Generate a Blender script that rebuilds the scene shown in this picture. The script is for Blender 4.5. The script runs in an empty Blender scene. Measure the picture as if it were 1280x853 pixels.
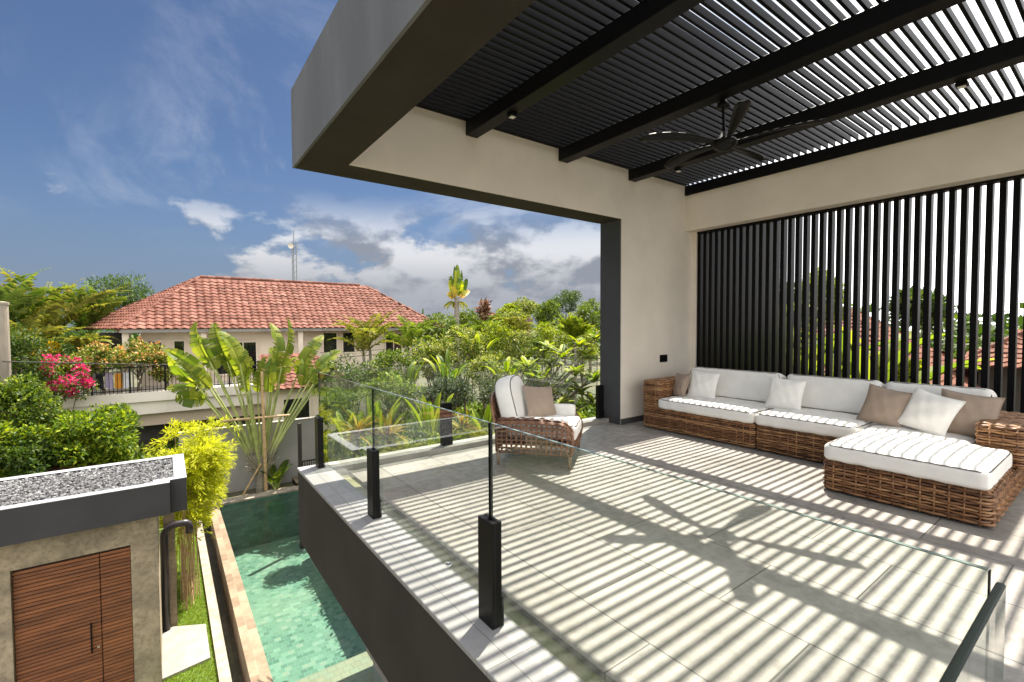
import bpy, math, random
import numpy as np
from mathutils import Vector, Matrix
S = bpy.context.scene
R = math.radians
rng = np.random.default_rng(7)
random.seed(7)

# ------------------------------------------------------------------ camera
CF = 584.835; TH, PI_, RO = R(36.489), R(1.892), R(-0.2267)
Fv = np.array([math.sin(TH)*math.cos(PI_), math.cos(TH)*math.cos(PI_), -math.sin(PI_)])
R0 = np.array([math.cos(TH), -math.sin(TH), 0.0]); U0 = np.cross(R0, Fv)
Rv = math.cos(RO)*R0 + math.sin(RO)*U0; Uv = -math.sin(RO)*R0 + math.cos(RO)*U0
EYE = np.array([0, 0, 1.5])
cd = bpy.data.cameras.new('camera'); cam = bpy.data.objects.new('camera', cd); S.collection.objects.link(cam)
cam.matrix_world = Matrix(((Rv[0], Uv[0], -Fv[0], 0), (Rv[1], Uv[1], -Fv[1], 0), (Rv[2], Uv[2], -Fv[2], 1.5), (0, 0, 0, 1)))
cd.sensor_width = 36; cd.lens = 36*CF/1280; cd.clip_start = 0.05; cd.clip_end = 2000
S.camera = cam
# ------------------------------------------------------------------ sun, sky, exposure
SUN = Vector((0.39, 0.215, 1.0)).normalized()
SUN_EL = math.asin(SUN.z); SUN_AZ = math.atan2(SUN.x, SUN.y)
sl = bpy.data.lights.new('sun', 'SUN'); sl.energy = 4.0; sl.angle = R(0.53); sl.color = (1.0, 0.935, 0.83)
so = bpy.data.objects.new('sun', sl); S.collection.objects.link(so); so.location = (20, 12, 50)
so.rotation_euler = SUN.to_track_quat('Z', 'Y').to_euler()
S.view_settings.view_transform = 'Standard'; S.view_settings.look = 'None'
S.view_settings.exposure = 1.85; S.view_settings.gamma = 1; S.view_settings.use_curve_mapping = False
S.cycles.max_bounces = 10; S.cycles.diffuse_bounces = 5; S.cycles.transparent_max_bounces = 24
S.cycles.caustics_reflective = False; S.cycles.caustics_refractive = False

class NT:
    """thin helper round a node tree"""
    def __init__(s, tree): s.t = tree; s.n = tree.nodes; s.l = tree.links
    def new(s, kind, **kw):
        n = s.n.new(kind)
        for k, v in kw.items(): setattr(n, k, v)
        return n
    def put(s, sock, v):
        if isinstance(v, bpy.types.NodeSocket): s.l.new(v, sock)
        elif isinstance(v, (tuple, list)) and len(v) == 3 and sock.type == 'RGBA': sock.default_value = (*v, 1)
        else: sock.default_value = v
    def math(s, op, a, b=None, c=None, clamp=False):
        n = s.new('ShaderNodeMath', operation=op); n.use_clamp = clamp
        for i, v in enumerate((a, b, c)):
            if v is not None: s.put(n.inputs[i], v)
        return n.outputs[0]
    def vmath(s, op, a, b=None):
        n = s.new('ShaderNodeVectorMath', operation=op)
        s.put(n.inputs[0], a)
        if b is not None: s.put(n.inputs[1], b)
        return n.outputs['Value'] if op in ('DOT_PRODUCT', 'LENGTH') else n.outputs[0]
    def noise(s, vec, scale, detail=4, rough=0.55, dist=0.0):
        n = s.new('ShaderNodeTexNoise'); s.put(n.inputs['Vector'], vec)
        n.inputs['Scale'].default_value = scale; n.inputs['Detail'].default_value = detail
        n.inputs['Roughness'].default_value = rough; n.inputs['Distortion'].default_value = dist
        return n.outputs['Fac']
    def step(s, v, a, b, lo=0.0, hi=1.0):
        n = s.new('ShaderNodeMapRange', interpolation_type='SMOOTHSTEP')
        s.put(n.inputs['Value'], v); s.put(n.inputs['From Min'], a); s.put(n.inputs['From Max'], b)
        s.put(n.inputs['To Min'], lo); s.put(n.inputs['To Max'], hi)
        return n.outputs['Result']
    def mix(s, f, a, b, blend='MIX'):
        n = s.new('ShaderNodeMix', data_type='RGBA', blend_type=blend)
        s.put(n.inputs['Factor'], f); s.put(n.inputs[6], a); s.put(n.inputs[7], b)
        return n.outputs[2]
    def ramp(s, f, stops):
        n = s.new('ShaderNodeValToRGB'); s.put(n.inputs[0], f)
        e = n.color_ramp.elements
        while len(e) < len(stops): e.new(0.5)
        for i, (p, c) in enumerate(stops): e[i].position = p; e[i].color = (*c, 1)
        return n.outputs[0]
    def bump(s, h, strength, dist=0.01):
        n = s.new('ShaderNodeBump'); n.inputs['Strength'].default_value = strength; n.inputs['Distance'].default_value = dist
        s.put(n.inputs['Height'], h); return n.outputs[0]

W = bpy.data.worlds.new('World'); S.world = W; W.use_nodes = True
nt = NT(W.node_tree); nt.n.clear()
out = nt.new('ShaderNodeOutputWorld'); bg = nt.new('ShaderNodeBackground'); nt.l.new(bg.outputs[0], out.inputs[0])
sky = nt.new('ShaderNodeTexSky', sky_type='NISHITA'); sky.sun_disc = False
sky.sun_elevation = SUN_EL; sky.sun_rotation = SUN_AZ; sky.altitude = 0; sky.air_density = 1.0; sky.dust_density = 0.6; sky.ozone_density = 2.0
tc = nt.new('ShaderNodeTexCoord'); D = tc.outputs['Generated']
sep = nt.new('ShaderNodeSeparateXYZ'); nt.l.new(D, sep.inputs[0]); dz = sep.outputs[2]
# clouds, all functions of the direction in the sky
stretch = nt.vmath('MULTIPLY', D, (1.0, 1.0, 1.9))
n1 = nt.noise(stretch, 5.5, 8, 0.56, 0.1)
up = nt.vmath('ADD', stretch, (0.02, 0.012, 0.055))
n2 = nt.noise(up, 5.5, 8, 0.56, 0.1)
def toward(px, py):
    d = Fv + Rv*(px-640)/CF - Uv*(py-426.5)/CF; d /= np.linalg.norm(d); return tuple(d)
core = nt.vmath('DOT_PRODUCT', D, toward(610, 335))
side = nt.step(core, 0.70, 0.97)
band = nt.math('MULTIPLY', nt.step(dz, 0.27, 0.13), nt.step(dz, -0.02, 0.04))
cov = nt.math('MULTIPLY', nt.math('ADD', nt.math('MULTIPLY', side, 0.33), -0.12), 1.0)
dens = nt.math('ADD', n1, cov)
cum = nt.math('MULTIPLY', nt.step(dens, 0.57, 0.66), band)
shade = nt.step(nt.math('SUBTRACT', n2, n1), -0.07, 0.11)
under = nt.step(dz, 0.05, 0.20)
lit = nt.math('MULTIPLY', nt.math('SUBTRACT', 1.0, shade), nt.math('ADD', nt.math('MULTIPLY', under, 0.80), 0.20))
ccol = nt.mix(lit, (1.0, 1.09, 1.28), (3.05, 3.07, 3.14))
# thin high streaks
flat = nt.vmath('DIVIDE', D, nt.math('ADD', nt.math('MAXIMUM', dz, 0.0), 0.12))
sc = nt.vmath('MULTIPLY', flat, (1.1, 0.55, 0.0))
w1 = nt.noise(sc, 1.3, 9, 0.62, 0.5); w2 = nt.noise(sc, 0.55, 2, 0.5)
wis = nt.math('MULTIPLY', nt.step(w1, 0.47, 0.72), nt.step(w2, 0.36, 0.54))
wis = nt.math('MULTIPLY', wis, nt.step(dz, 0.10, 0.3))
# fill light added unseen round the sun and behind the viewer, blue elsewhere
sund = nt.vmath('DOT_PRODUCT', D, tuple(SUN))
fill_haze = nt.math('MAXIMUM', nt.step(sund, 0.74, 0.97, 0, 0.92), nt.step(nt.vmath('DOT_PRODUCT', D, (0.985, -0.05, 0.10)), 0.72, 0.95, 0, 0.9))
fill_haze = nt.math('MAXIMUM', fill_haze, nt.math('MULTIPLY', nt.step(nt.vmath('DOT_PRODUCT', D, (-0.30, -0.90, 0.32)), 0.30, 0.85, 0, 0.9), nt.step(n1, 0.25, 0.6, 0.5, 1)))
base = nt.mix(1.0, sky.outputs[0], (0.215, 0.238, 0.28), 'MULTIPLY')
low = nt.step(dz, 0.26, 0.0)
base = nt.mix(nt.math('MULTIPLY', low, 0.75), base, (0.66, 0.82, 1.2))
c = nt.mix(nt.math('MULTIPLY', wis, 0.8), base, (2.3, 2.42, 2.7))
c = nt.mix(cum, c, ccol)
c = nt.mix(fill_haze, c, (11.0, 11.0, 11.0))
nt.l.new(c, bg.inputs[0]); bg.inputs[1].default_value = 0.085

# ------------------------------------------------------------------ mesh helpers
class MB:
    """collects vertex and face chunks and links them as ONE mesh object"""
    def __init__(s): s.v = []; s.f = []; s.n = 0
    def add(s, v, faces):
        v = np.asarray(v, float).reshape(-1, 3)
        if isinstance(faces, np.ndarray): s.f.append(faces + s.n)
        else:
            by = {}
            for q in faces: by.setdefault(len(q), []).append(q)
            for q in by.values(): s.f.append(np.array(q) + s.n)
        s.v.append(v); s.n += len(v); return s
    def box(s, x0, x1, y0, y1, z0, z1, bev=0.0):
        if bev <= 0:
            v = [(x, y, z) for z in (z0, z1) for y in (y0, y1) for x in (x0, x1)]
            s.add(v, [(0, 2, 3, 1), (4, 5, 7, 6), (0, 1, 5, 4), (2, 6, 7, 3), (0, 4, 6, 2), (1, 3, 7, 5)])
        else:
            c = np.array([(x0+x1)/2, (y0+y1)/2, (z0+z1)/2]); h = np.array([x1-x0, y1-y0, z1-z0])/2
            b = min(bev, *(h*0.95)); v = []; idx = {}
            for sx in (-1, 1):
                for sy in (-1, 1):
                    for sz in (-1, 1):
                        sg = np.array([sx, sy, sz])
                        for a in range(3):
                            p = sg*(h-b); p[a] = sg[a]*h[a]; idx[sx, sy, sz, a] = len(v); v.append(c+p)
            F = []
            for a in range(3):
                o = [k for k in range(3) if k != a]
                for sa in (-1, 1):
                    q = []
                    for (p, r_) in ((-1, -1), (1, -1), (1, 1), (-1, 1)):
                        g = [0, 0, 0]; g[a] = sa; g[o[0]] = p; g[o[1]] = r_; q.append(idx[(*g, a)])
                    F.append(q)
                for p in (-1, 1):
                    for r_ in (-1, 1):
                        def k(t, ax):
                            g = [0, 0, 0]; g[a] = t; g[o[0]] = p; g[o[1]] = r_; return idx[(*g, ax)]
                        F.append([k(-1, o[0]), k(1, o[0]), k(1, o[1]), k(-1, o[1])])
            for sx in (-1, 1):
                for sy in (-1, 1):
                    for sz in (-1, 1): F.append([idx[sx, sy, sz, a] for a in range(3)])
            v = np.array(v); G = []
            for q in F:
                m = v[q].mean(0)-c; nn = np.cross(v[q[1]]-v[q[0]], v[q[2]]-v[q[0]])
                G.append(q if nn@m > 0 else q[::-1])
            s.add(v, G)
        return s
    def prism(s, poly, axis, a, b):
        """polygon in the two other axes, pushed along axis from a to b"""
        n = len(poly); v = []
        for t in (a, b):
            for p in poly:
                q = list(p); q.insert(axis, t); v.append(q)
        F = [tuple(range(n)), tuple(range(2*n-1, n-1, -1))] + [(i, i+n, (i+1) % n+n, (i+1) % n) for i in range(n)]
        v = np.array(v); c = v.mean(0)
        s.add(v, F); return s
    def tube(s, pts, rad, k=6, cap=True, closed=False):
        P = np.asarray(pts, float); n = len(P)
        r = np.full(n, rad) if np.isscalar(rad) else np.asarray(rad, float)
        T = np.gradient(P, axis=0) if not closed else np.roll(P, -1, 0)-np.roll(P, 1, 0)
        T /= np.linalg.norm(T, axis=1)[:, None]+1e-9
        up = np.where((np.abs(T[:, 2]) > 0.9)[:, None], np.array([1., 0, 0]), np.array([0, 0, 1.]))
        if np.abs(T[:, 2]).max() > 0.9 and np.abs(T[:, 2]).min() <= 0.9: up = np.tile(np.array([0.31, 0.95, 0.05]), (n, 1))
        A = np.cross(T, up); A /= np.linalg.norm(A, axis=1)[:, None]+1e-9; B = np.cross(A, T)
        th = np.arange(k)*2*math.pi/k
        V = P[:, None]+r[:, None, None]*(np.cos(th)[None, :, None]*A[:, None]+np.sin(th)[None, :, None]*B[:, None])
        i = np.arange(n-1 if not closed else n)[:, None]; j = np.arange(k)[None]
        i2 = (i+1) % n; j2 = (j+1) % k
        q = np.stack([i*k+j, i*k+j2, i2*k+j2, i2*k+j], -1).reshape(-1, 4)
        s.add(V.reshape(-1, 3), q)
        if cap and not closed:
            s.f.append(np.array([list(range(k))[::-1]])+s.n-n*k); s.f.append(np.array([list(range(k))])+s.n-k)
        return s
    def lathe(s, prof, c, k=20, axis=2):
        P = np.array(prof, float); n = len(P); th = np.arange(k)*2*math.pi/k
        V = np.zeros((n, k, 3)); V[..., 0] = P[:, 0:1]*np.cos(th); V[..., 1] = P[:, 0:1]*np.sin(th); V[..., 2] = P[:, 1:2]
        i = np.arange(n-1)[:, None]; j = np.arange(k)[None]; j2 = (j+1) % k
        s.add(V.reshape(-1, 3)+np.array(c), np.stack([i*k+j, i*k+j2, (i+1)*k+j2, (i+1)*k+j], -1).reshape(-1, 4)); return s
    def grid(s, V, closeu=False):
        n, m, _ = V.shape; i = np.arange(n-1)[:, None]; j = np.arange(m-1)[None]
        s.add(V.reshape(-1, 3), np.stack([i*m+j, i*m+j+1, (i+1)*m+j+1, (i+1)*m+j], -1).reshape(-1, 4)); return s
    def xform(s, M):
        M = np.array(M); s.v = [v@M[:3, :3].T+M[:3, 3] for v in s.v]; return s

WL = {}                                             # world location of things that parts are measured from
def link(o): S.collection.objects.link(o); return o
def props(o, label=None, cat=None, group=None, kind=None):
    for k, v in (('label', label), ('category', cat), ('group', group), ('kind', kind)):
        if v: o[k] = v
    return o
def thing(name, label, cat, loc=(0, 0, 0), group=None):
    o = link(bpy.data.objects.new(name, None)); o.location = loc; o.empty_display_size = 0.1
    WL[o.name] = np.array(loc, float); return props(o, label, cat, group)
def obj(name, mb, mat, parent=None, label=None, cat=None, group=None, kind=None, base=None, smooth=False, local=False):
    V = np.concatenate(mb.v); org = np.zeros(3)
    if parent is not None and not local: org = WL[parent.name]
    if parent is None: org = np.array(base, float) if base is not None else np.array([(V[:, 0].min()+V[:, 0].max())/2, (V[:, 1].min()+V[:, 1].max())/2, V[:, 2].min()])
    if kind == 'structure' and base is None: org = np.zeros(3)
    me = bpy.data.meshes.new(name); me.vertices.add(len(V)); me.vertices.foreach_set('co', (V-org).astype(np.float32).ravel())
    tot = sum(f.size for f in mb.f); me.loops.add(tot); npoly = sum(len(f) for f in mb.f); me.polygons.add(npoly)
    me.loops.foreach_set('vertex_index', np.concatenate([f.ravel() for f in mb.f]).astype(np.int32))
    sz = np.concatenate([np.full(len(f), f.shape[1]) for f in mb.f]); st = np.concatenate([[0], np.cumsum(sz)[:-1]])
    me.polygons.foreach_set('loop_start', st.astype(np.int32))
    me.polygons.foreach_set('use_smooth', np.full(npoly, bool(smooth)))
    me.update(calc_edges=True); me.validate()
    if mat: me.materials.append(mat)
    o = link(bpy.data.objects.new(name, me))
    if parent is not None: o.parent = parent; WL[o.name] = org
    else: o.location = org; WL[o.name] = org
    return props(o, label, cat, group, kind)
def copy_tree(o, parent=None):
    c = link(o.copy())
    if parent is not None: c.parent = parent
    for ch in [x for x in S.objects if x.parent == o]: copy_tree(ch, c)
    return c
def ray(px, py): return Fv + Rv*(px-640)/CF - Uv*(py-426.5)/CF
def at(px, py, Y=None, X=None, Z=None):
    d = ray(px, py); a, v = (1, Y) if Y is not None else ((0, X) if X is not None else (2, Z))
    return EYE + d*(v-EYE[a])/d[a]
def mpp(P): return float((np.asarray(P)-EYE)@Fv)/CF      # metres per photo pixel at a point

# ------------------------------------------------------------------ materials
MATS = {}
def mat(name, col, rough=0.6, var=0.12, vscale=3.0, bump=0.0, bscale=40.0, col2=None, spec=0.5, metal=0.0, stretch=None, fine=0.0):
    m = bpy.data.materials.new(name); m.use_nodes = True; n = NT(m.node_tree); b = n.n['Principled BSDF']
    tc = n.new('ShaderNodeTexCoord'); v = tc.outputs['Object']
    if stretch: v = n.vmath('MULTIPLY', v, stretch)
    f = n.noise(v, vscale, 6, 0.6)
    c2 = col2 or tuple(x*(1-var) for x in col); c1 = col if col2 else tuple(min(1, x*(1+var)) for x in col)
    cc = n.mix(n.step(f, 0.35, 0.65), c2, c1)
    if fine: cc = n.mix(n.math('MULTIPLY', n.step(n.noise(v, bscale, 3), 0.4, 0.7), fine), cc, tuple(x*0.35 for x in col))
    n.put(b.inputs['Base Color'], cc); b.inputs['Roughness'].default_value = rough; b.inputs['Metallic'].default_value = metal
    b.inputs['Specular IOR Level'].default_value = spec
    if bump: n.put(b.inputs['Normal'], n.bump(n.noise(v, bscale, 5), bump, 0.01))
    MATS[name] = m; return m
def leafmat(name, stops, trans=0.4, rough=0.5, tint=(1.25, 1.3, 0.5)):
    m = bpy.data.materials.new(name); m.use_nodes = True; n = NT(m.node_tree); b = n.n['Principled BSDF']
    g = n.new('ShaderNodeNewGeometry'); tc = n.new('ShaderNodeTexCoord')
    f = n.math('ADD', n.math('MULTIPLY', g.outputs['Random Per Island'], 0.75), n.math('MULTIPLY', n.noise(tc.outputs['Object'], 1.3, 2), 0.3))
    c = n.ramp(f, stops)
    n.put(b.inputs['Base Color'], c); b.inputs['Roughness'].default_value = rough; b.inputs['Specular IOR Level'].default_value = 0.25
    t = n.new('ShaderNodeBsdfTranslucent'); n.put(t.inputs[0], n.mix(1.0, c, tint, 'MULTIPLY'))
    mx = n.new('ShaderNodeMixShader'); mx.inputs[0].default_value = trans
    n.l.new(b.outputs[0], mx.inputs[1]); n.l.new(t.outputs[0], mx.inputs[2]); n.l.new(mx.outputs[0], n.n['Material Output'].inputs[0])
    MATS[name] = m; return m
def thin(name, tint, ior=1.45, bump=None, gcol=(1, 1, 1)):
    m = bpy.data.materials.new(name); m.use_nodes = True; n = NT(m.node_tree); n.n.remove(n.n['Principled BSDF'])
    t = n.new('ShaderNodeBsdfTransparent'); n.put(t.inputs[0], tint)
    g = n.new('ShaderNodeBsdfGlossy'); g.inputs['Roughness'].default_value = 0.0; n.put(g.inputs[0], gcol)
    fr = n.new('ShaderNodeFresnel'); gm = n.new('ShaderNodeNewGeometry'); n.put(fr.inputs[0], n.math('ADD', n.math('MULTIPLY', gm.outputs['Backfacing'], 1/ior-ior), ior))
    if bump:
        tc = n.new('ShaderNodeTexCoord'); h = n.math('ADD', n.noise(tc.outputs['Object'], bump[0], 3), n.math('MULTIPLY', n.noise(tc.outputs['Object'], bump[0]*3.7, 2), 0.3))
        nb = n.bump(h, bump[1], 0.05); n.put(g.inputs['Normal'], nb); n.put(fr.inputs['Normal'], nb)
    mx = n.new('ShaderNodeMixShader'); n.l.new(fr.outputs[0], mx.inputs[0]); n.l.new(t.outputs[0], mx.inputs[1]); n.l.new(g.outputs[0], mx.inputs[2])
    n.l.new(mx.outputs[0], n.n['Material Output'].inputs[0]); return m
def tiles(name, stops, sx, sy, rough=0.5, mortar=(0.05, 0.05, 0.05), msize=0.004, plane='XY', bump=0.25, offset=0.5, stain=0.25, wob=0.0, nscale=9.0, rot=0.0):
    """rectangular tiles: colour per tile from the stops, joints, mottling"""
    m = bpy.data.materials.new(name); m.use_nodes = True; n = NT(m.node_tree); b = n.n['Principled BSDF']
    tc = n.new('ShaderNodeTexCoord'); v = tc.outputs['Object']
    if wob:
        w = n.new('ShaderNodeTexNoise'); w.inputs['Scale'].default_value = 2.6; n.put(w.inputs['Vector'], v)
        v = n.vmath('ADD', v, n.vmath('MULTIPLY', w.outputs['Color'], (wob, wob, wob)))
    mp = n.new('ShaderNodeMapping'); n.put(mp.inputs[0], v)
    if plane == 'XZ': mp.inputs['Rotation'].default_value = (R(-90), 0, 0)
    elif plane == 'YZ': mp.inputs['Rotation'].default_value = (R(-90), 0, R(-90))
    else: mp.inputs['Rotation'].default_value = (0, 0, rot)
    br = n.new('ShaderNodeTexBrick'); n.put(br.inputs['Vector'], mp.outputs[0]); br.offset = offset
    br.inputs['Scale'].default_value = 1; br.inputs['Brick Width'].default_value = sx; br.inputs['Row Height'].default_value = sy
    br.inputs['Mortar Size'].default_value = msize; br.inputs['Mortar Smooth'].default_value = 0.1; br.inputs['Bias'].default_value = 0
    n.put(br.inputs['Color1'], (0, 0, 0)); n.put(br.inputs['Color2'], (1, 1, 1)); n.put(br.inputs['Mortar'], (0.5, 0.5, 0.5))
    c = n.ramp(br.outputs['Color'], stops)
    mo = n.noise(tc.outputs['Object'], nscale, 7, 0.65); big = n.noise(tc.outputs['Object'], 0.9, 4)
    c = n.mix(n.math('MULTIPLY', n.step(mo, 0.35, 0.7), stain), c, tuple(x*0.45 for x in stops[0][1]))
    c = n.mix(n.math('MULTIPLY', n.step(big, 0.4, 0.7), stain), c, tuple(min(1, x*1.35) for x in stops[-1][1]))
    c = n.mix(br.outputs['Fac'], c, mortar)
    n.put(b.inputs['Base Color'], c)
    n.put(b.inputs['Roughness'], n.step(mo, 0.3, 0.7, rough-0.1, rough+0.12))
    h = n.math('SUBTRACT', n.math('MULTIPLY', n.noise(tc.outputs['Object'], nscale*5, 4), 0.25), br.outputs['Fac'])
    n.put(b.inputs['Normal'], n.bump(h, bump, 0.006)); return m

M_beige = mat('beige_plaster', (0.76, 0.68, 0.575), 0.85, 0.06, 0.9, 0.25, 14)
M_char = mat('charcoal_plaster', (0.042, 0.036, 0.030), 0.85, 0.12, 1.5, 0.2, 120, spec=0.2)
M_fascia = mat('weathered_grey_plaster', (0.155, 0.155, 0.164), 0.85, col2=(0.118, 0.118, 0.124), vscale=1.7, bump=0.35, bscale=90, stretch=(1, 1, 0.22))
M_reveal = mat('grey_paint', (0.055, 0.055, 0.058), 0.7, 0.06, 2.0, 0.1, 90)
M_black = mat('black_metal', (0.006, 0.0055, 0.005), 0.42, 0.1, 6, 0.03, 200, spec=0.16)
M_slat = mat('black_slat_paint', (0.0055, 0.005, 0.005), 0.45, 0.15, 5, 0.04, 160, spec=0.09)
M_skirt = mat('dark_skirting_tile', (0.05, 0.047, 0.045), 0.45, 0.2, 6, 0.1, 60)
M_floor = tiles('grey_stone_floor', [(0.0, (0.212, 0.192, 0.167)), (0.5, (0.258, 0.236, 0.207)), (1.0, (0.292, 0.269, 0.238))], 0.90, 0.60, 0.5, (0.065, 0.06, 0.052), 0.0045, bump=0.16, stain=0.55, nscale=11, rot=R(90), offset=0.5)
M_coping = tiles('pale_granite', [(0, (0.245, 0.232, 0.222)), (1, (0.285, 0.27, 0.26))], 0.62, 0.16, 0.55, (0.11, 0.10, 0.095), 0.002, bump=0.15, stain=0.15, nscale=18, rot=R(90), offset=0.0)
M_curb = mat('curb_stone', (0.30, 0.275, 0.24), 0.6, 0.15, 5, 0.2, 60)
M_gut = mat('mossy_channel', (0.33, 0.29, 0.17), 0.35, col2=(0.19, 0.20, 0.09), vscale=7, bump=0.5, bscale=26, fine=0.3)
M_glass = thin('clear_glass', (0.955, 0.982, 0.965), 1.42)
M_edge = mat('polished_glass_edge', (0.13, 0.17, 0.155), 0.12, 0.1, 3, spec=0.7)
M_dkedge = mat('dark_glass_edge', (0.004, 0.007, 0.006), 0.4, 0.1, 3, spec=0.06)
M_white = mat('white_canvas', (0.78, 0.755, 0.70), 0.9, 0.035, 5, 0.55, 9, spec=0.2)
M_pipe = mat('dark_piping', (0.13, 0.115, 0.10), 0.85, 0.1, 10, spec=0.2)
M_taupe = mat('taupe_canvas', (0.33, 0.255, 0.195), 0.92, 0.06, 5, 0.5, 11, spec=0.15)
M_lens = mat('frosted_lens', (0.75, 0.73, 0.66), 0.4, 0.02, 4)
M_teakleg = mat('weathered_wood', (0.17, 0.115, 0.07), 0.6, 0.25, 20, 0.2, 60, stretch=(1, 1, 0.2))
def wicker_mat(name, a, b_, c_):
    m = bpy.data.materials.new(name); m.use_nodes = True; n = NT(m.node_tree); b = n.n['Principled BSDF']
    g = n.new('ShaderNodeNewGeometry'); tc = n.new('ShaderNodeTexCoord')
    f = n.math('ADD', n.math('MULTIPLY', g.outputs['Random Per Island'], 0.55), n.math('MULTIPLY', n.noise(tc.outputs['Object'], 9, 4), 0.55))
    n.put(b.inputs['Base Color'], n.ramp(f, [(0.2, a), (0.5, b_), (0.85, c_)])); b.inputs['Roughness'].default_value = 0.42
    n.put(b.inputs['Normal'], n.bump(n.noise(tc.outputs['Object'], 140, 3), 0.2, 0.004)); return m
M_wick = wicker_mat('brown_rattan', (0.06, 0.023, 0.009), (0.20, 0.088, 0.033), (0.40, 0.22, 0.095))
M_core = mat('dark_wicker_core', (0.03, 0.016, 0.009), 0.9, 0.2, 8)
M_wickd = wicker_mat('dark_brown_rattan', (0.045, 0.016, 0.007), (0.13, 0.052, 0.022), (0.26, 0.125, 0.06))
# ================================================================== TERRACE
def struct(name, mb, m, **k): return obj(name, mb, m, kind='structure', **k)
struct('terrace_floor', MB().box(1.49, 7.45, -2.2, 4.90, -0.10, 0.0), M_floor)
struct('drain_channel', MB().box(1.33, 1.49, -2.2, 4.90, -0.10, -0.035), M_gut)
# the villa: deck slab, dark roof frame, beige walls
villa = thing('villa_terrace', 'modern villa terrace with beige walls under a thick charcoal cantilevered roof frame', 'building', (5, 4.7, -3.2))
obj('deck_slab', MB().box(1.06, 7.45, 0.14, 5.10, -0.69, -0.101), M_char, villa)
obj('deck_fascia', MB().box(1.052, 1.33, 0.14, 5.10, -0.69, 0.0295).box(1.331, 7.45, 4.902, 5.10, -0.1, 0.0295), M_char, villa)
b = MB().box(1.045, 1.33, 0.14, 5.11, 0.03, 0.06, 0.004)
obj('coping', b, M_coping, villa)
b = MB().box(1.331, 5.50, 4.90, 5.11, 0.03, 0.06, 0.004); b.box(1.331, 5.5, 4.885, 4.8995, -0.034, 0.0595)
obj('curb', b, M_curb, villa)
b = MB().box(-2.6, 1.044, -2.2, 0.12, -0.69, 0.0)
struct('balcony_floor', b, M_floor)
obj('lower_wall', MB().box(3.3, 7.45, 0.2, 4.95, -3.2, -0.692), M_beige, villa)
obj('roof_fascia', MB().box(1.052, 1.075, -3.0, 5.10, 3.081, 3.845).box(1.0755, 5.45, 5.0905, 5.10, 3.081, 3.845), M_fascia, villa)
b = MB().box(1.076, 1.48, -3.0, 5.09, 3.08, 3.84).box(1.481, 7.5, 4.681, 5.09, 3.08, 3.84)
obj('roof_frame', b, M_char, villa)
b = MB().box(5.485, 7.5, 4.681, 5.085, 0.06, 3.079); obj('corner_pillar', b, M_reveal, villa)
b = MB().prism([(1.481, 3.08), (5.49, 3.08), (5.49, 0.0), (7.5, 0.0), (7.5, 3.84), (1.481, 3.84)], 1, 4.662, 4.680)
w = obj('end_wall', b, M_beige, villa)
b = MB().box(5.485, 7.4, 4.646, 4.6615, 0.0, 0.085); b.box(5.468, 5.4845, 4.67, 5.08, 0.0, 0.085)
obj('skirting', b, M_skirt, w)
obj('screen_header', MB().box(7.11, 7.5, -3.0, 4.661, 3.08, 3.84), M_beige, villa)
b = MB().box(7.30, 7.5, 4.575, 4.661, 0.0, 3.079); obj('screen_jamb', b, M_beige, villa)

# pergola: beams along the depth, louvres across
perg = thing('louvred_pergola', 'black louvred pergola roof of narrow slats on deep beams above the terrace', 'pergola', (4.3, 2, 3.67))
for x0, x1 in ((2.80, 2.955), (4.22, 4.38), (5.63, 5.785)):
    obj('beam', MB().box(x0, x1, -2.0, 4.660, 3.67, 3.829, 0.004), M_black, perg)
obj('ledger', MB().box(7.075, 7.108, -2.0, 4.660, 3.67, 3.829, 0.003), M_black, perg)
obj('end_ledger', MB().box(1.482, 7.108, 4.640, 4.660, 3.83, 3.885), M_black, perg)
l0 = None
for k in range(72):
    y = 4.60-0.085*k
    if l0 is None:
        l0 = obj('louvre', MB().box(1.483, 7.105, -0.0125, 0.0125, 3.831, 3.899, 0.003), M_slat, perg, local=False); l0.location.y = y-2.0+2.0
        y0 = l0.location.y
    else:
        c_ = link(l0.copy()); c_.parent = perg; c_.location.y = y0-0.085*k
# vertical slat screen
scr = thing('slat_screen', 'screen of tall black vertical slats behind the wicker sofa', 'screen', (7.36, 2, 0))
obj('track', MB().box(7.312, 7.432, -1.6, 4.574, 3.05, 3.078).box(7.31, 7.43, -1.6, 4.574, 0.002, 0.03), M_black, scr)
s0 = None
for k in range(60):
    y = 4.535-0.1025*k
    if s0 is None:
        s0 = obj('slat', MB().box(7.315, 7.43, -0.027, 0.027, 0.031, 3.049, 0.003), M_slat, scr); s0.location.y = y; y0 = y
    else:
        c_ = link(s0.copy()); c_.parent = scr; c_.location.y = y0-0.1025*k
# downlights under the beams
for i, (x, y, lab) in enumerate(((2.90, 3.90, 'small black downlight under the pergola beam nearest the open front, far end'),
                                 (5.77, 3.90, 'small black downlight under the pergola beam beyond the ceiling fan'),
                                 (5.81, 1.03, 'small black downlight with pale lens under the beam at upper right of the terrace'))):
    t = thing('downlight', lab, 'downlight', (x, y, 3.63), 'downlights on the pergola beams')
    obj('housing', MB().box(x-0.042, x+0.042, y-0.042, y+0.042, 3.632, 3.669, 0.006), M_black, t)
    obj('lens', MB().box(x-0.028, x+0.028, y-0.028, y+0.028, 3.626, 3.631, 0.002), M_lens, t)
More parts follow.
